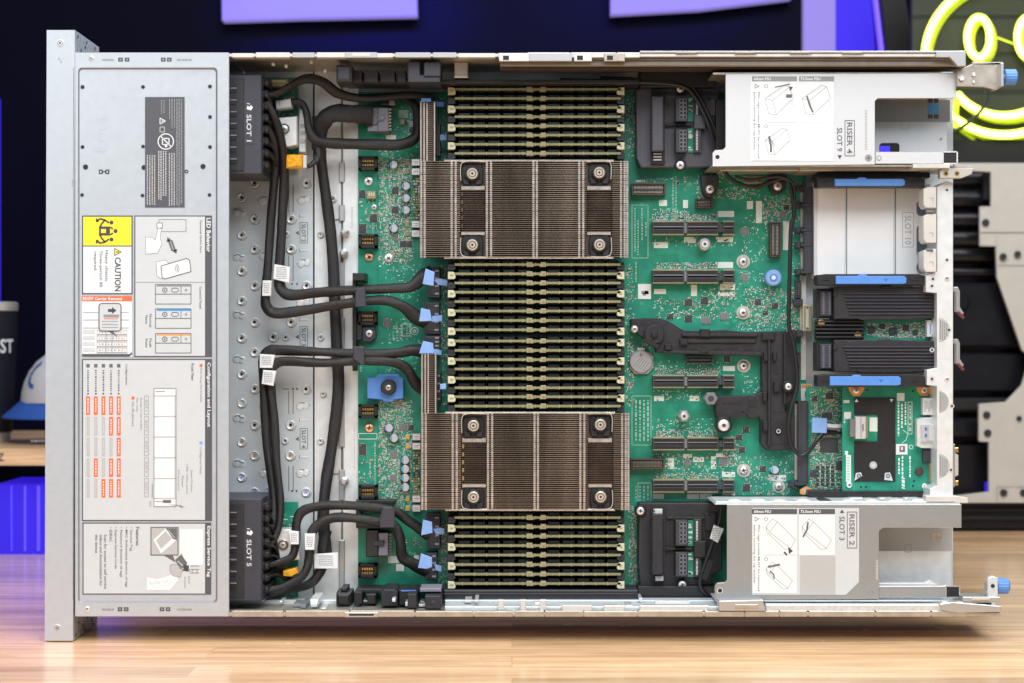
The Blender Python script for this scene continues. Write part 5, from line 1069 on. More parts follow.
for x, y in ((710, 189), (778, 186)):
    t = thing('board_clamp', 'small black clamp tab with a silver screw under the RISER 4 cage' if x < 750 else 'small black clamp tab with a silver screw beside the thin upright cable', 'clamp', x, y, 70)
    b = MB(); b.poly([(x - 9, 175), (x + 9, 175), (x + 8, y - 3), (x + 7, y + 4), (x + 2, y + 8), (x - 3, y + 8), (x - 7, y + 4), (x - 8, y)], 66, dB, 'black_soft', .7); b.build('clamp_tab', t); b = MB(); b.screw(x, y, 4.4, 66, 'silver', 2.5); b.build('screw', t)
cable('antenna_cable', 'thin black cable running down beside the grey edge connectors', [([(722, 168, 40), (730, 178, 50), (740, 184, 56), (755, 187, 58), (770, 182, 58), (784, 178, 58), (790, 184, 58), (793, 200, 58), (794, 215, 58), (791, 228, 58), (790, 260, 58), (789, 300, 58), (789, 325, 58), (794, 345, 58), (797, 370, 58), (797, 388, 58), (792, 405, 58), (788.5, 425, 58), (791, 444, 58), (800, 455, 58), (808, 452, 58), (817, 440, 58), (822, 434, 60)], [2.3] * 23)], (), None, 'cable_thin')
cable('antenna_cable', 'thin black cable looping over the clamp screw beneath the upper cage', [([(735, 176, 56), (750, 180, 56), (765, 178, 56), (780, 177, 54), (792, 182, 54), (795, 196, 56), (794, 214, 57), (792, 232, 58)], [1.6] * 8)], (), None, 'cable_thin')
c = thing('ribbon_cable', 'short pale ribbon cable with a light blue tab running to the network card connector', 'cable', 828, 426, 62)
b = MB(); b.box(812, 418, 827, 433, 58, 59.5, 'blue_pale', .4, rot=2); b.rect(814, 420, 825, 431, 57.9, 'lilac_pale') if 0 else None; b.build('pull_tab', c)
b = MB()
for k in range(5): b.tube([(826, 424 + k * 1.2, 60), (834, 425 + k * 1.1, 58), (846, 424.5 + k * 1.3, 60), (856, 424 + k * 1.4, 64)], .7, 'label_grey' if k < 3 else 'ink_soft', 6, 3)
for k in range(3): b.tube([(818, 434, 62), (830, 430 + k * 2, 62), (842, 433, 62), (856, 431 + k * 1.6, 64)], 1.1, 'cable_thin', 6, 4)
b.tube([(806, 452, 60), (812, 447, 60), (821, 436, 60)], .8, 'label_grey', 6, 3)
b.build('ribbon', c)

# ============================================================ REAR BAY
t = thing('slot_tray', 'sheet metal tray coloured as brightly lit, embossed SLOT 10 in the upper rear bay', 'slot tray', 868, 275, 60)
b = MB(); b.box(816, 184, 930, 278, 62, 64, 'tray_lit', .2)
for x in (845.8, 894.6): b.box(x - 1.2, 185, x + .4, 276, 61.2, 63, 'pan_light', .4); b.line(x + .9, 185, x + .9, 276, .9, 61.9, 'pan_shadow')
b.frame(902.5, 212.5, 913.5, 247, .6, 61.9, 'label_mid'); b.text('SLOT 10', 908, 230, 29, 6.4, 61.9, 'label_mid'); b.box(814, 182, 817, 278, 61, 80, 'cage_lit'); b.line(918, 250, 918, 274, .8, 61.8, 'pan')

for ya, yb in ((201, 216), (225, 256), (262, 274)): b.flat(rrect(916.5, ya, 927, yb, 4), 61.85, 'pan_shadow'); b.flat(rrect(917.5, ya + 1, 927, yb - 1.5, 4), 61.8, 'zinc_dark')  # shadows beside the bracket cutouts, painted as dark flats on the tray
b.build('tray_plate', t)
def lever(y0, y1, bx0, bx1, lab, tri=None):
    t = thing('release_lever', lab, 'release lever', 868, y1, 30, 'blue release levers')
    b = MB(); x0 = 817; x1 = 925; b.poly([(x0, y0 + 1), (x0 + 8, y0), (x1 - 6, y0), (x1, y0 + 2), (x1, y1), (x0 + 1, y1), (x0, y1 - 2)], 30, 46, 'black', .6)
    for xx in (822, 912): b.box(xx, (y0 + y1) / 2 - .8, xx + 7, (y0 + y1) / 2 + .6, 29.4, 31, 'hole')
    b.build('lever_bar', t); b = MB()
    ym = y0 + (y1 - y0) * .08; b.poly([(bx0, ym + 1), (bx0 + 22, ym + 1), (bx0 + 24, ym - .6), (bx0 + 30, ym - .6), (bx0 + 32, ym + 1), (bx1 - 2, ym + 1), (bx1, ym + 3), (bx1, y1 - 2), (bx1 - 3, y1 - 1), (bx0, y1 - 1)], 27, 31, 'blue', .5)
    if tri: b.flat([(tri - 2.5, ym + 4), (tri + 2.5, ym + 4), (tri, ym + 7)], 26.9, 'blue_dark')
    b.build('blue_grip', t)
lever(177, 187, 835, 905, 'black lever with a blue grip, uppermost, just beneath the upper cage')
lever(274, 285, 836, 906.5, 'black lever with a blue grip below the SLOT 10 tray', 886)
lever(374.5, 386.5, 830, 901, 'black lever with a blue grip above the green network card', 881)
def ssd(y0, y1, lab):
    t = thing('storage_module', lab, 'storage module', 876, y1, 36, 'ribbed black storage modules')
    b = MB(); b.poly([(834, y0 + 1), (880, y0 + 1), (883, y0), (890, y0), (893, y0 + 1), (936, y0 + 2), (936, y1 - 2), (912, y1 - 1), (908, y1), (862, y1), (858, y1 - 1), (834, y1 - 1)], 36, 60, 'black_soft', .7)
    n = 7
    for k in range(n):
        yy = y0 + 8 + k * (y1 - y0 - 14) / (n - 1) ; xs = 843 + k * 1.2
        b.box(xs, yy - .7, 934, yy + .5, 34.6, 37, 'plastic_grey', .3)
    b.cyl(835.5, y0 + 9, 2.2, 35, 37, 'black'); b.disc(835.5, y0 + 9, 1.3, 34.9, 'hole'); b.build('heat_spreader', t)
    b = MB(); b.box(816.5, y0 + 3, 834, y1 - 2, 44, 62, 'black', .6); b.box(820, y0 + 5, 832, y1 - 4, 41, 46, 'plastic_grey', .8)
    yy = y0 + 7
    while yy < y1 - 6: b.box(822.5, yy, 824.5, yy + .8, 40.6, 42, 'conn_grey'); b.box(829, yy, 830.5, yy + .8, 40.6, 42, 'conn_grey'); yy += 1.7
    b.build('module_connector', t)
ssd(285.5, 320, 'ribbed black storage module in the rear bay, above the bare green strip'); ssd(339, 373, 'ribbed black storage module in the rear bay, below the bare green strip')
t = thing('storage_card', 'narrow green circuit card with black fins and gold screws between the two storage modules', 'circuit card', 876, 340, 50)
b = MB(); b.box(814, 319, 932, 342, 50, 52, 'pcb'); R.seed(31); smd(b, 866, 322, 924, 337, 120, 50); 
for r_ in ((868, 326, 875, 333), (880, 324, 885, 329), (889, 328, 897, 335), (903, 325, 909, 331), (913, 330, 918, 335)): b.box(*r_, 48.8, 50, 'chip', .3)
for k in range(30): xx = R.uniform(866, 922); yy = R.uniform(321, 338); b.rect(xx, yy, xx + R.uniform(.6, 4), yy + .7, 49.9, 'silk')
b.build('card_board', t); b = MB(); b.box(815, 320, 864, 339.5, 46, 50, 'black', .4)
for k in range(5): b.box(816, 320.6 + k * 3.9, 864, 322.2 + k * 3.9, 41, 47, 'black_soft', .3)
b.build('fin_block', t)
for x, y in ((821.5, 323), (858, 335)): b = MB(); b.cyl(x, y, 3.6, 42, 47, 'gold', .6); b.disc(x, y, 1.3, 41.9, 'gold_dim', 6); b.build('screw', t)
b = MB(); b.poly([(927, 320), (932, 320), (932, 323), (935, 325), (935, 333), (932, 335), (932, 337), (927, 337)], 42, 50, 'white', .5); b.line(930.5, 323, 930.5, 334, 1.6, 41.9, 'blue_pale'); b.build('white_plug', t)
# system board extension under the network card
t = thing('controller_board', 'dense dark green circuit board to the left of the network card', 'circuit board', 826, 491, 68)
b = MB(); b.box(806, 387, 945, 492, 68, 69.5, 'pcb'); R.seed(41); smd(b, 810, 388, 842, 490, 330, 68); smd(b, 926, 395, 934, 488, 30, 68)
for k in range(160): xx = R.uniform(809, 841); yy = R.uniform(388, 489); b.rect(xx, yy, xx + R.uniform(.5, 3), yy + R.uniform(.5, 1), 67.9, 'silk' if R.random() < .5 else 'silk_dim')
for i in range(5):
    for j in range(4): b.box(816 + j * 5, 466 + i * 4.2, 819 + j * 5, 468.6 + i * 4.2, 66.8, 68, 'chip', .2); b.rect(820 + j * 5, 466 + i * 4.2, 820.8 + j * 5, 468.5 + i * 4.2, 67.8, 'silk')
b.build('board', t)
for r_ in ((822, 412.5, 832, 419.5), (820.5, 438, 838, 452.5), (826, 393, 833, 399), (812, 396, 817, 401), (810, 470, 816, 477), (836, 461, 842, 470)): ic(*r_, d=68, parent=t, h=1.4)
b = MB(); b.poly([(800, 490), (806, 486), (812, 489), (811, 494), (804, 495), (800, 494)], 66, 68, 'orange', .3); b.disc(805.5, 490.8, 2.4, 65.9, 'silver'); b.build('ground_pad', t)
b = MB(); b.poly([(809, 491), (930, 491), (930, 499), (812, 499), (809, 496)], 50, 76, 'black', .8)
for x in (850, 880, 905): b.box(x, 498, x + 14, 501.5, 40, 60, 'pan_light', .6)
b.build('card_rail', t)
t = thing('network_card', 'green network card covered by a black notched insulating sheet in the lower rear bay', 'network card', 896, 491, 50)
b = MB(); b.box(842.3, 386.5, 930.8, 491, 52, 53.6, 'pcb'); R.seed(51)
for k, (x, y, w, h) in enumerate(((897, 393, 7.5, 8), (843.5, 400, 6, 3), (844, 412, 7, 7), (845, 451, 3, 4), (846, 455, 5, 27), (869.5, 417.5, 8, 14))): b.rect(x, y, x + w, y + h, 51.9, 'silk')
for k in range(9): b.rect(847 , 457 + k * 2.7, 849.5, 458.4 + k * 2.7, 51.8, 'silk_dim')
b.frame(908, 402, 912, 434, .5, 51.9, 'silk'); b.pl([(903, 430), (908, 434), (906, 440), (902, 443)], .5, 51.9, 'silk')
for x, a, e in ((898.5, 402, 436), (902, 404, 428), (905.5, 402, 425), (899, 458, 474), (902.5, 456, 489), (910, 456, 478), (904, 478, 489), (844.5, 418, 424)): b.dashes(x, a, e, 51.9, 'silk', 1.5, 1, 3.4, 1)
b.text('OCP 3.0', 910, 418, 26, 2.4, 51.85, 'silk'); b.ring(911, 447, 1.6, 2.2, 51.9, 'silk')
for x, y in ((867, 390), (866, 487), (861, 487), (913, 391), (913, 486), (914, 481)): b.disc(x, y, 1.1, 51.9, 'hole')
b.build('card_board', t)
b = MB(); b.poly([(854.5, 398), (895.5, 398), (895.5, 481.5), (854.5, 481.5), (854.5, 441.5), (878, 441.5), (878, 415), (854.5, 415)], 50.6, 52, 'card_black', .3)
for x in (856.5, 891.5): b.flat([(x - 2, 402), (x + 2, 402), (x, 398.8)] if x < 880 else [(x - 2, 399), (x + 2, 399), (x, 402.2)], 50.5, 'white')
b.cyl(873.4, 465.3, 3.9, 50, 50.6, 'label_mid', .5); b.disc(873.4, 465.3, 2, 49.9, 'label_grey')
for sg, x in ((-1, 859), (1, 888)): b.poly([(x - 3, 473), (x + 2, 472.5), (x + 3.5, 476), (x + 5 * sg, 481), (x - 4.5 * (1 if sg < 0 else .8), 480)], 50, 50.6, 'label_grey', .3); b.ring(x, 476, 1, 2.2, 49.9, 'ink_soft')
b.build('insulating_sheet', t)
for x, y, c in ((856.5, 390.5, 1), (924.5, 390.5, 1), (849.5, 485, 0), (925, 486.5, 0)):
    b = MB()
    if c: b.poly([(x - 8, 386.8), (x + 8, 386.8), (x + 7, 391), (x + 3, 396), (x - 3, 396), (x - 7, 391)], 51.4, 52, 'orange', .2)
    b.screw(x, y, 3.2, 51.4, 'silver', 1.4); b.build('screw', t)
b = MB(); b.box(855.5, 416.5, 866, 438.8, 44, 52, 'silver', .5); b.box(850, 419, 856, 437, 46, 52, 'chip_grey', .5); b.box(860.5, 418, 861.5, 437, 43.7, 45, 'steel'); b.box(862.5, 424, 863.5, 431, 43.7, 45, 'ink'); b.box(866, 417, 868, 438, 48, 52, 'cream', .3); b.build('card_connector', t)
b = MB(); b.poly([(917, 419.5), (922, 417.7), (938.5, 417), (938.5, 448.5), (922, 448), (917, 446)], 44, 60, 'pan_light', .5); b.box(921.5, 424.5, 938, 441.5, 40, 46, 'label_mid', .5, ms='silver'); 
for y in (429, 435.5): b.box(925, y - 1.6, 927, y + 1.6, 39.7, 41, 'blue_dark'); 
b.box(929, 425, 937.5, 441, 39.5, 41, 'cage_lit', .3); b.build('port_shield', t)
b = MB(); b.box(923, 398, 937.5, 415, 44, 60, 'white', .4)
for k in range(6): b.line(925 + k * 2, 400 + (k % 3), 925 + k * 2, 412 - (k % 2) * 3, .8, 43.9, 'ink_pale')
b.build('port_label', t)
b = MB(); b.box(896, 444, 907.5, 454.6, 51.5, 52, 'white'); b.rect(899.5, 446, 905, 452, 51.4, 'ink_soft'); b.rect(901, 447, 903, 450, 51.35, 'white'); b.build('barcode_tag', t)
b = MB(); b.box(923, 449.5, 938, 462, 48, 62, 'plastic_grey', .6); b.cyl(919.5, 471.5, 4.2, 50, 60, 'fin_dark', 1, 14); b.box(930.6, 463.6, 936, 482, 44, 60, 'gold', .8, ms='cream'); b.box(932, 466, 934.6, 480, 43.6, 45, 'cream', .3); b.build('port_block', t)
# rear connectors poking out
t = thing('rear_port', 'grey serial port with two posts sticking out behind the rear bracket', 'port', 956, 487, 60)
b = MB(); b.poly([(953, 452), (958.5, 455), (958.5, 475), (953, 478)], 48, 62, 'silver', .5); b.box(952, 444, 955, 487, 46, 64, 'wall_steel', .3)
for y in (450, 483): b.box(954, y - 2.4, 958.5, y + 2.4, 52, 58, 'gold', .6)
b.build('port_body', t)
for y0 in (287, 339):
    t = thing('module_handle', ('upper' if y0 < 300 else 'lower') + ' grey wire handle with a red tip behind the rear bracket', 'handle', 959, y0 + 32, 40, 'red tipped module handles')
    b = MB(); b.poly([(953.5, y0), (958, y0), (960, y0 + 4), (960, y0 + 20), (964, y0 + 26), (962, y0 + 28), (956, y0 + 24), (956, y0 + 5), (953.5, y0 + 3)], 34, 40, 'steel', .4); b.build('handle_bar', t)
    b = MB(); b.poly([(957, y0 + 25), (959, y0 + 24), (965, y0 + 30), (963.5, y0 + 32)], 32, 36, 'red_dull', .4); b.build('red_tip', t)
b = MB(); b.box(930, 166, 972, 170, 20, 60, 'wall_steel', .4); b.poly([(940, 170), (944, 168), (974, 168), (972, 174), (962, 178), (940, 178)], 16, 24, 'tin', .6)
for x in (946, 957): b.ring(x, 173.5, 1.4, 2.6, 15.8, 'gold_dim'); b.disc(x, 173.5, 1.4, 15.8, 'hole')
b.box(800, 167, 930, 171, 30, 70, 'wall_steel', .5); b.box(817, 171, 930, 177.5, 44, 70, 'black', .5); b.box(720, 166, 800, 171, 40, 70, 'wall_steel', .5)
plain(b, 'cage_bracket', 'pale metal bracket strip under the RISER 4 cage with a hooked end', 'bracket')
b = MB(); R.seed(61)
for k in range(9):
    x = 726 + k * 23; b.poly([(x, 502.5), (x + 3, 500), (x + R.uniform(8, 16), 499.5), (x + 19, 502), (x + 19, 504)], 20, 40, R.choice(['edge_white', 'pan', 'pan_light', 'black_soft']), .5)
b.box(716, 501.5, 955, 503.4, 14, 60, 'pan', .3); b.box(716, 497, 800, 501, 60, 76, 'black', .5); b.poly([(926, 496), (955, 496), (968, 498), (968, 503), (926, 503)], 14, 26, 'edge_white', .4)
plain(b, 'cage_bracket', 'pale metal bracket strip along the top of the RISER 2 cage', 'bracket')

# ============================================================ SURROUNDINGS
def wbox(b, x0, x1, y0, y1, z0, z1, m):
    vs = [(x, y, z) for x in (x0, x1) for y in (y0, y1) for z in (z0, z1)]
    b.add(vs, [[0, 1, 3, 2], [4, 6, 7, 5], [0, 4, 5, 1], [2, 3, 7, 6], [0, 2, 6, 4], [1, 5, 7, 3]], m)
# wood with glued staves
def wood(name, dark, light, sx=1.0, gloss=.18):
    mat(name, light, gloss); nt = M[name].node_tree; b = nt.nodes['Principled BSDF']; L = nt.links.new
    tc = nt.nodes['Texture Coordinate']
    br = nt.nodes.new('ShaderNodeTexBrick'); mp = nt.nodes.new('ShaderNodeMapping'); L(tc.outputs['Object'], mp.inputs[0]); mp.inputs['Scale'].default_value = (sx, 1, 1)
    L(mp.outputs[0], br.inputs[0]); br.inputs['Scale'].default_value = 1; br.inputs['Brick Width'].default_value = .62; br.inputs['Row Height'].default_value = .042; br.inputs['Mortar Size'].default_value = .0004; br.offset = .37; br.inputs['Mortar Smooth'].default_value = .1
    br.inputs['Color1'].default_value = (0, 0, 0, 1); br.inputs['Color2'].default_value = (1, 1, 1, 1); br.inputs['Mortar'].default_value = (.2, .2, .2, 1)
    add = nt.nodes.new('ShaderNodeVectorMath'); add.operation = 'MULTIPLY_ADD'; L(br.outputs[0], add.inputs[0]); add.inputs[1].default_value = (3, 7, 5); L(tc.outputs['Object'], add.inputs[2])
    m2 = nt.nodes.new('ShaderNodeMapping'); L(add.outputs[0], m2.inputs[0]); m2.inputs['Scale'].default_value = (2.6, 42, 42)
    n = nt.nodes.new('ShaderNodeTexNoise'); n.inputs['Scale'].default_value = 1.6; n.inputs['Detail'].default_value = 8; n.inputs['Roughness'].default_value = .62; n.inputs['Distortion'].default_value = .6; L(m2.outputs[0], n.inputs[0])
    r = nt.nodes.new('ShaderNodeValToRGB'); e = r.color_ramp.elements; e[0].position = .34; e[0].color = (*dark, 1); e[1].position = .60; e[1].color = (*light, 1); L(n.outputs[0], r.inputs[0])
    hs = nt.nodes.new('ShaderNodeHueSaturation'); mr = nt.nodes.new('ShaderNodeMapRange'); mr.inputs[3].default_value = .80; mr.inputs[4].default_value = 1.16
    L(br.outputs[0], mr.inputs[0]); L(mr.outputs[0], hs.inputs['Value'])
    m4 = nt.nodes.new('ShaderNodeMapping'); L(add.outputs[0], m4.inputs[0]); m4.inputs['Scale'].default_value = (9, 260, 260); n4 = nt.nodes.new('ShaderNodeTexNoise'); n4.inputs['Scale'].default_value = 1.5; n4.inputs['Detail'].default_value = 4; L(m4.outputs[0], n4.inputs[0])
    r4 = nt.nodes.new('ShaderNodeValToRGB'); r4.color_ramp.elements[0].position = .35; r4.color_ramp.elements[0].color = (.80, .74, .68, 1); r4.color_ramp.elements[1].position = .58; r4.color_ramp.elements[1].color = (1, 1, 1, 1); L(n4.outputs[0], r4.inputs[0])
    mx = nt.nodes.new('ShaderNodeVectorMath'); mx.operation = 'MULTIPLY'; L(r.outputs[0], mx.inputs[0]); L(r4.outputs[0], mx.inputs[1]); L(mx.outputs[0], hs.inputs['Color']); L(hs.outputs[0], b.inputs['Base Color'])
    n2 = nt.nodes.new('ShaderNodeTexNoise'); n2.inputs['Scale'].default_value = 30; L(tc.outputs['Object'], n2.inputs[0]); m3 = nt.nodes.new('ShaderNodeMapRange'); m3.inputs[3].default_value = gloss - .05; m3.inputs[4].default_value = gloss + .1; L(n2.outputs[0], m3.inputs[0]); L(m3.outputs[0], b.inputs['Roughness'])
    b.inputs['Coat Weight'].default_value = .35; b.inputs['Coat Roughness'].default_value = .14
wood('wood', (.68, .42, .22), (.92, .64, .375), gloss=.22)
wood('wood_shelf', (.55, .35, .19), (.85, .6, .36), gloss=.4)
t = thing('wooden_table', 'long glossy honey coloured butcher block table top under the server', 'table', 512, 641, 100); t.location = (0, .1, 0); ORG[t] = Vector((0, .1, 0))
top = MB(); wbox(top, -1.25, 1.45, -.75, .90, -.03, 0, 'wood'); top.build('tabletop', t)
for x0 in (-1.2, 1.32):
    for y0 in (-.7, .78): l = MB(); wbox(l, x0, x0 + .08, y0, y0 + .08, -.75, -.0302, 'frame_dark'); l.build('leg', t)
fl = MB(); fl.add([(-6, -6, -.75), (6, -6, -.75), (6, 6, -.75), (-6, 6, -.75)], [[0, 1, 2, 3]], 'frame_dark'); o = fl.build('floor'); o['kind'] = 'structure'
wl = MB(); wl.add([(-6, 2.6, -.75), (6, 2.6, -.75), (6, 2.6, 3.2), (-6, 2.6, 3.2)], [[0, 1, 2, 3]], 'wall_dark'); o = wl.build('wall'); o['kind'] = 'structure'

def pb(b, x0, y0, x1, y1, d0, d1, m, bb=.4): b.box(x0, y0, x1, y1, d0, d1, m, bb)
# shelf, tumbler and cap on the left
t = thing('desk_shelf', 'low wooden desk shelf standing on the table at the far left', 'shelf', 20, 557, 571)
b = MB(); k = S(571) / 1000; X0, X1 = P(-160, 0, 571).x, P(150, 0, 571).x; zt = P(0, 448.5, 571).z; zb = P(0, 465.5, 571).z
wbox(b, X0, X1, .571, .571 + .40, zb, zt, 'wood_shelf'); b.build('shelf_board', t)
b = MB(); 
for k_, (a, e) in enumerate(((0, 440), (3, 446))): pass
b.text('Z', 1, 457, 6, 8, 570.5, 'ink', cw=False, bold=True); b.dashes(441, 31, 45, 640, 'label_grey', 1.4, 2, 4, 1, cw=False); b.build('shelf_mark', t)
for x in (-150, 140): b = MB(); wbox(b, P(x, 0, 571).x, P(x, 0, 571).x + .02, .59, .95, 0, zb, 'case_black'); b.build('leg', t)
b = MB(); wbox(b, P(3, 0, 620).x, P(120, 0, 620).x, .595, .70, 0, P(0, 484, 595).z, 'glow_blue'); R.seed(71)  # blue light on the box put in as emission
for k in range(3): x = P(11 + k * 13, 0, 594).x; wbox(b, x, x + .0012 + k * .001, .5938, .5948, .004, P(0, 486, 594).z, 'glow_blue2')  # brighter emissive strips stand for lit folds
plain(b, 'glow_box', 'box with blue light put in as its own glow, under the desk shelf at the far left', 'box')
def wlathe(b, cx, cy, prof, m, n=40):
    vs = [(cx + r * math.cos(2 * math.pi * i / n), cy + r * math.sin(2 * math.pi * i / n), z) for r, z in prof for i in range(n)]
    fs = [[j * n + i, j * n + (i + 1) % n, (j + 1) * n + (i + 1) % n, (j + 1) * n + i] for j in range(len(prof) - 1) for i in range(n)]; fs += [list(range(n)), [(len(prof) - 1) * n + i for i in range(n)]]
    b.add(vs, fs, m, True)
dt = 700; sx = S(dt) / 1000; cx = P(-22, 0, dt).x; R_ = 39 * sx; z = lambda y: P(0, y, dt).z
zs = zt
t = thing('tumbler', 'dark insulated tumbler with a steel rim on the wooden shelf at the far left', 'tumbler', -22, 420, dt)
b = MB(); wlathe(b, cx, .7, [(R_ * .86, zs + .012), (R_ * .9, z(405)), (R_ * .99, z(330)), (R_ * .99, z(311))], 'tumbler_paint'); 
for s_, xx in (('O', -1.8), ('S', 4.6), ('T', 11.6)): b.text(s_, xx, 346, 5.6, 13, dt - R_ * 1000 * (.999 if xx < 5 else .72) , 'label_grey', cw=False, bold=True) if 0 else None
b.build('tumbler_body', t)
b = MB()      # lettering wrapped on the curved side
vs, fs = glyphs('BOOST', True); R2 = R_ * 1.0
pts = []
for u, v in vs:
    a = math.radians(-6 + 80 * u) ; zz = z(346) + (v - .5) * 14 * sx; pts.append((cx + (R2 + .0006) * math.sin(a), .7 - (R2 + .0006) * math.cos(a), zz))
b.add(pts, fs, 'label_grey'); b.build('lettering', t)
b = MB(); wlathe(b, cx, .7, [(R_ * .985, z(311)), (R_ * 1.0, z(310)), (R_ * 1.0, z(303)), (R_ * .95, z(302))], 'silver'); b.build('rim', t)
b = MB(); wlathe(b, cx, .7, [(R_ * .78, zs + .0003), (R_ * .84, zs + .0125)], 'silver'); b.build('steel_base', t)
b = MB(); wbox(b, P(-60, 0, 860).x, P(-8, 0, 860).x, .86, .90, zs + .0003, P(0, 95, 860).z, 'glow_blue'); plain(b, 'light_bar', 'upright violet light bar behind the tumbler', 'light')
t = thing('baseball_cap', 'white and blue baseball cap on the shelf, half hidden behind the server flange', 'cap', 55, 420, 680)
dc = 680; cc = P(68, 0, dc); sx = S(dc) / 1000; z = lambda y: P(0, y, dc).z; RR = 46 * sx
b = MB(); prof = [(RR * math.cos(a), max(zs + .012, z(402)) + (z(348) - z(402)) * math.sin(a)) for a in [math.radians(q) for q in (0, 10, 22, 35, 48, 62, 76, 88)]]
wlathe(b, cc.x, .68, prof, 'cap_cloth', 36); b.build('crown', t)
b = MB(); ptsA = []
for i in range(19):
    a = math.radians(150 + i * 8); ptsA.append((a,))
vs = []; fs = []
for i in range(21):
    a = math.radians(130 + i * 9)
    for rr, zz in ((RR * .98, z(399)), (RR * 1.2, z(408)), (RR * 1.4, z(416)), (RR * 1.4, z(417.5)), (RR * .96, z(409))):
        vs.append((cc.x + rr * math.cos(a), .68 + rr * .9 * math.sin(a), zz))
for i in range(20):
    for j in range(5): fs.append([i * 5 + j, i * 5 + (j + 1) % 5, (i + 1) * 5 + (j + 1) % 5, (i + 1) * 5 + j])
b.add(vs, fs, 'cap_brim', True); b.build('brim', t)
b = MB(); 
for r0, r1 in ((9, 12),): 
    pts = []
    for i in range(17):
        a = math.radians(100 + i * 11)
        for rr in (.0095, .0135):
            u = rr * math.cos(a); v = rr * 1.15 * math.sin(a); th = math.radians(234) + u / RR; zz = z(374) + v
            hh = max(0, min(.98, (zz - z(402)) / (z(348) - z(402)))); q = RR * math.sqrt(1 - hh * hh) + .001
            pts.append((cc.x + q * math.cos(th), .68 + q * math.sin(th), zz))
    b.add(pts, [[2 * i, 2 * i + 1, 2 * i + 3, 2 * i + 2] for i in range(16)], 'cap_brim')
b.build('badge', t)
# background: dark display with glowing panels
dd = 1150
b = MB(); b.box(47 - 180, -60, 802, 470, dd, dd + 40, 'screen_black', 1); plain(b, 'backdrop_screen', 'large black backdrop board behind the server', 'backdrop')
for pts, lab in (([(221, -60), (415, -60), (417, 15.5), (300, 18), (222, 20.5)], 'left one of two glowing lilac light panels above the server'), ([(611, -60), (792, -60), (792, -2), (700, 9), (611, 14)], 'right one of two glowing lilac light panels above the server')):
    b = MB(); b.poly(pts, dd - 30, dd - 5, 'glow_lilac', .3); tag(b.build('glow_panel'), lab, 'light panel', 'lilac light panels')  # upright emissive panels make the lilac glow
b = MB(); b.box(804, -60, 835.5, 160, dd, dd + 20, 'glow_lilac'); plain(b, 'light_column', 'pale lilac lit column at the top', 'light')
b = MB(); b.poly([(836, -60), (866, -60), (885, 160), (836, 160)], dd + 6, dd + 20, 'glow_blue'); b.poly([(868, -60), (874, -60), (900, 160), (894, 160)], dd + 2, dd + 20, 'glow_edge'); plain(b, 'light_column', 'deep blue lit column with a bright slanted edge', 'light')
b = MB(); b.poly([(874, -60), (896, -60), (934, 160), (900, 160)], dd - 20, dd + 10, 'frame_dark', 1); plain(b, 'black_post', 'slanted black post beside the neon sign', 'post')
dn = 950
t = thing('neon_sign', 'yellow green neon smiley sign glowing on a dark slatted board at the top right', 'neon sign', 1000, 140, dn)
b = MB(); b.box(912, -60, 1110, 140, dn + 20, dn + 30, 'board_olive', .5)
for y in (-20, 17, 54, 92, 126): b.box(912, y, 1110, y + 1.2, dn + 18, dn + 21, 'hole'); b.box(912, y + 1.4, 1110, y + 36, dn + 18.6, dn + 20, 'board_olive', .6)
b.build('sign_board', t)
def arc(cx, cy, rx, ry, a0, a1, n=22): return [(cx + rx * math.cos(math.radians(a0 + (a1 - a0) * i / n)), cy + ry * math.sin(math.radians(a0 + (a1 - a0) * i / n)), dn) for i in range(n + 1)]
paths = [(arc(1004, 58, 79, 77, 0, 360, 40), 3.5), (arc(979, 37.5, 11.2, 20, 0, 360, 20), 3.3), (arc(1029, 37.5, 11.2, 20, 0, 360, 20), 3.3), (arc(1004, 58, 60, 58, 35, 142, 22), 3.6)]
for p, r in paths:
    b = MB(); b.tube(p, r, 'neon_core', 10, 2, 1); k = b.build('neon_tube', t)
    b = MB(); b.tube([(x + (3 if x > 979 else 3), y + 4, d + 16) for x, y, d in p], r * 1.15, 'neon_reflection', 8, 2, .3); b.tube([(x, y, d + 4) for x, y, d in p], r * 1.25, 'neon_side', 8, 2, .3); b.build('tube_reflection', k)  # green twin paints the tube's reflection; wider strip paints its edge glow
b = MB(); b.tube([(957, 92, dn), (955.5, 112, dn), (954.5, 128, dn)], 3, 'neon_side', 8, 3); b.line(957, 128, 975, 140, 3, dn + 17, 'neon_reflection'); b.line(990, 35, 1020, 46, 1.4, dn + 17, 'neon_side'); b.build('neon_tube', t)
b = MB(); b.tube([(984, 84, dn - 12), (987, 98, dn - 14), (980, 112, dn - 14), (968, 123, dn - 14), (953, 133, dn - 12), (945, 138, dn - 10)], 1.9, 'rubber', 8, 5); b.build('power_lead', t)
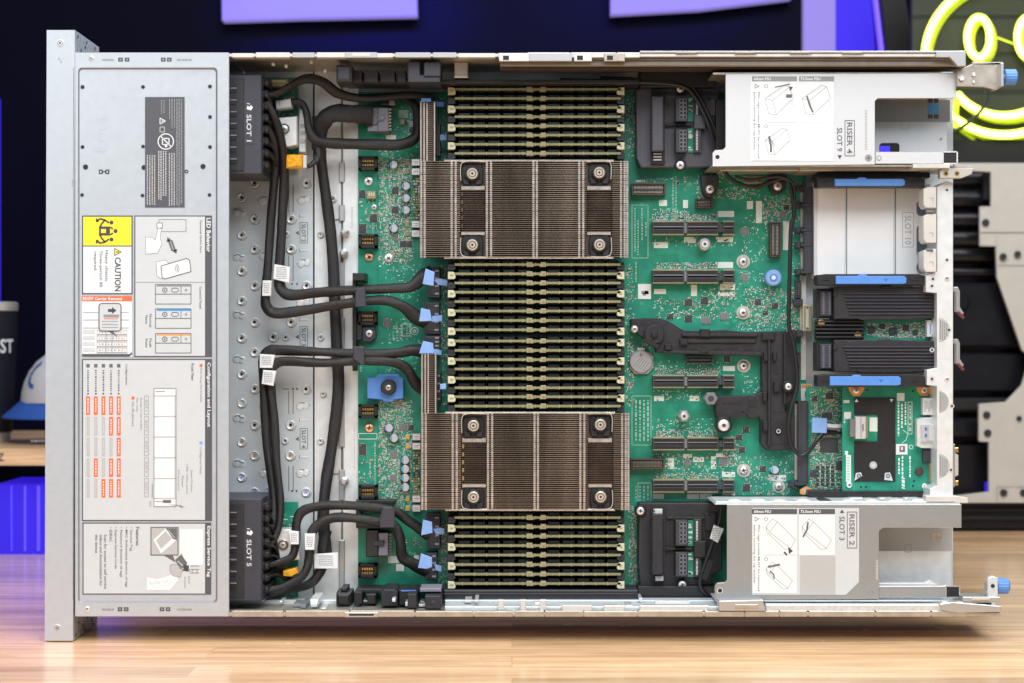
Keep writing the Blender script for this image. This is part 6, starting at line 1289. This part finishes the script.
# cream and black case at the right
t = thing('open_computer_case', 'cream and black open server case standing behind at the right', 'computer case', 1000, 528, 860); dc = 820
b = MB()
b.poly([(955, 163), (1120, 163), (1120, 232.5), (980, 232.5), (980, 206.5), (991, 206.5), (991, 172), (955, 170)], dc, dc + 6, 'panel_cream', .5)
b.poly([(980, 232), (1120, 232), (1120, 360), (1034, 360), (1022, 350), (997, 277), (996, 246), (980, 245.5)], dc + 2, dc + 8, 'panel_cream', .5); b.box(998, 264.8, 1120, 266, dc + 1.4, dc + 3, 'ink_pale')
b.poly([(1120, 340), (1036, 340), (1022, 385), (1006, 402), (979, 404), (979, 441), (989, 442), (989, 492), (955, 496), (955, 503), (1120, 503)], dc, dc + 6, 'panel_cream', .5)
for x, y, r in ((986, 222.5, 3.6), (1003.5, 256.5, 3.4), (1018, 254, 3.2), (987, 415, 3.6), (988, 433, 3.6), (1004, 492.8, 3.6), (1024, 492.8, 3.6), (1019.5, 418.5, 2.6)):
    b.cyl(x, y, r, dc - 3, dc, 'rubber', .5); b.ring(x, y, r, r + .9, dc - .4, 'label_mid')
b.frame(980, 208, 997, 246, .5, dc - .3, 'label_mid'); b.frame(979.5, 405, 996, 441.5, .5, dc - .3, 'label_mid'); b.pl([(997, 503), (997, 487), (1060, 487)], 1.1, dc - .3, 'wall_steel')
b.build('cream_panel', t)
b = MB(); b.box(938, 170, 1100, 500, dc + 60, dc + 70, 'case_black', .5)
for y0, y1 in ((171, 186), (190, 207), (212, 226), (231, 246), (248, 262), (268, 276)):
    b.tube([(938, (y0 + y1) / 2, dc + 40), (1000, (y0 + y1) / 2, dc + 40), (1060, (y0 + y1) / 2, dc + 40)], (y1 - y0) / 2, 'case_black', 16, 2, .6)
b.box(938, 283, 1060, 348, dc + 30, dc + 60, 'case_black', 3); b.box(938, 353, 1060, 392, dc + 34, dc + 60, 'case_black', 2); b.box(938, 398, 1060, 412, dc + 34, dc + 60, 'frame_dark', 3); b.box(938, 418, 988, 440, dc + 36, dc + 60, 'case_black', 4); b.box(938, 445, 990, 496, dc + 38, dc + 60, 'case_black', 1)
b.cyl(962, 302, 8, dc + 24, dc + 32, 'case_black', 1.5, 24); b.box(985, 482, 988, 492, dc + 10, dc + 12, 'glow_blue'); b.box(984, 172, 990, 200, dc + 20, dc + 30, 'frame_dark', 1)
b.build('inner_shell', t)
b = MB(); b.box(930, 503.5, 1120, 528, dc + 20, dc + 40, 'case_black', .5)
for y in (508, 516): b.box(930, y, 1120, y + 4, dc + 14, dc + 22, 'frame_dark', 1)
v0 = MB(); b.build('case_base', t)
b = MB(); b.box(896, 139.5, 1120, 163, dn + 10, dn + 20, 'frame_dark'); plain(b, 'dark_ledge', 'dark grey ledge between the neon sign and the cream case', 'ledge')

# ============================================================ LIGHT
bg = W.node_tree.nodes['Background']; bg.inputs[0].default_value = (.88, .93, 1, 1); bg.inputs[1].default_value = .25
def area(name, loc, aim, sx, sy, power, col):
    l = bpy.data.lights.new(name, 'AREA'); l.shape = 'RECTANGLE'; l.size = sx; l.size_y = sy; l.energy = power; l.color = col
    if 'led' in name: l.spread = math.radians(75)
    o = bpy.data.objects.new(name, l); COL.objects.link(o); o.location = loc
    o.rotation_euler = (Vector(aim) - Vector(loc)).to_track_quat('-Z', 'Y').to_euler(); return o
area('softbox_key', (.45, -1.7, 1.75), (.1, 0, .3), 1.6, 1.1, 50, (.985, .99, 1))
area('softbox_fill', (-1.3, -1.9, .95), (-.1, 0, .2), 1.0, 1.2, 12, (.92, .96, 1))
area('softbox_top', (.1, -.35, 1.5), (0, -.1, 0), 1.8, .6, 25, (1, .985, .96))
area('led_wash', P(330, -60, 1000), P(360, 20, 1150), .3, .04, .8, (.03, .05, 1)); area('led_wash', P(650, -70, 980), P(640, 10, 1150), .3, .04, .3, (.03, .04, 1))
area('led_wash_table', (-1.0, .12, .34), (-.68, .02, 0), .2, .2, 1.6, (.42, .26, 1))
cam = bpy.data.cameras.new('camera'); co = bpy.data.objects.new('camera', cam); COL.objects.link(co); SC.camera = co
co.location = (0, -D / 1000, Z0); co.rotation_euler = (math.radians(90), 0, 0); cam.sensor_width = 36; cam.lens = 36 * F / 1024; cam.clip_start = .05; cam.clip_end = 50
cam.shift_y = -.5 / 1024
cam.dof.use_dof = True; cam.dof.focus_distance = 1.49; cam.dof.aperture_fstop = 9
SC.view_settings.view_transform = 'Standard'; SC.view_settings.look = 'None'; SC.view_settings.exposure = 0
SC.render.engine = 'CYCLES'; SC.cycles.use_denoising = True; SC.cycles.max_bounces = 8
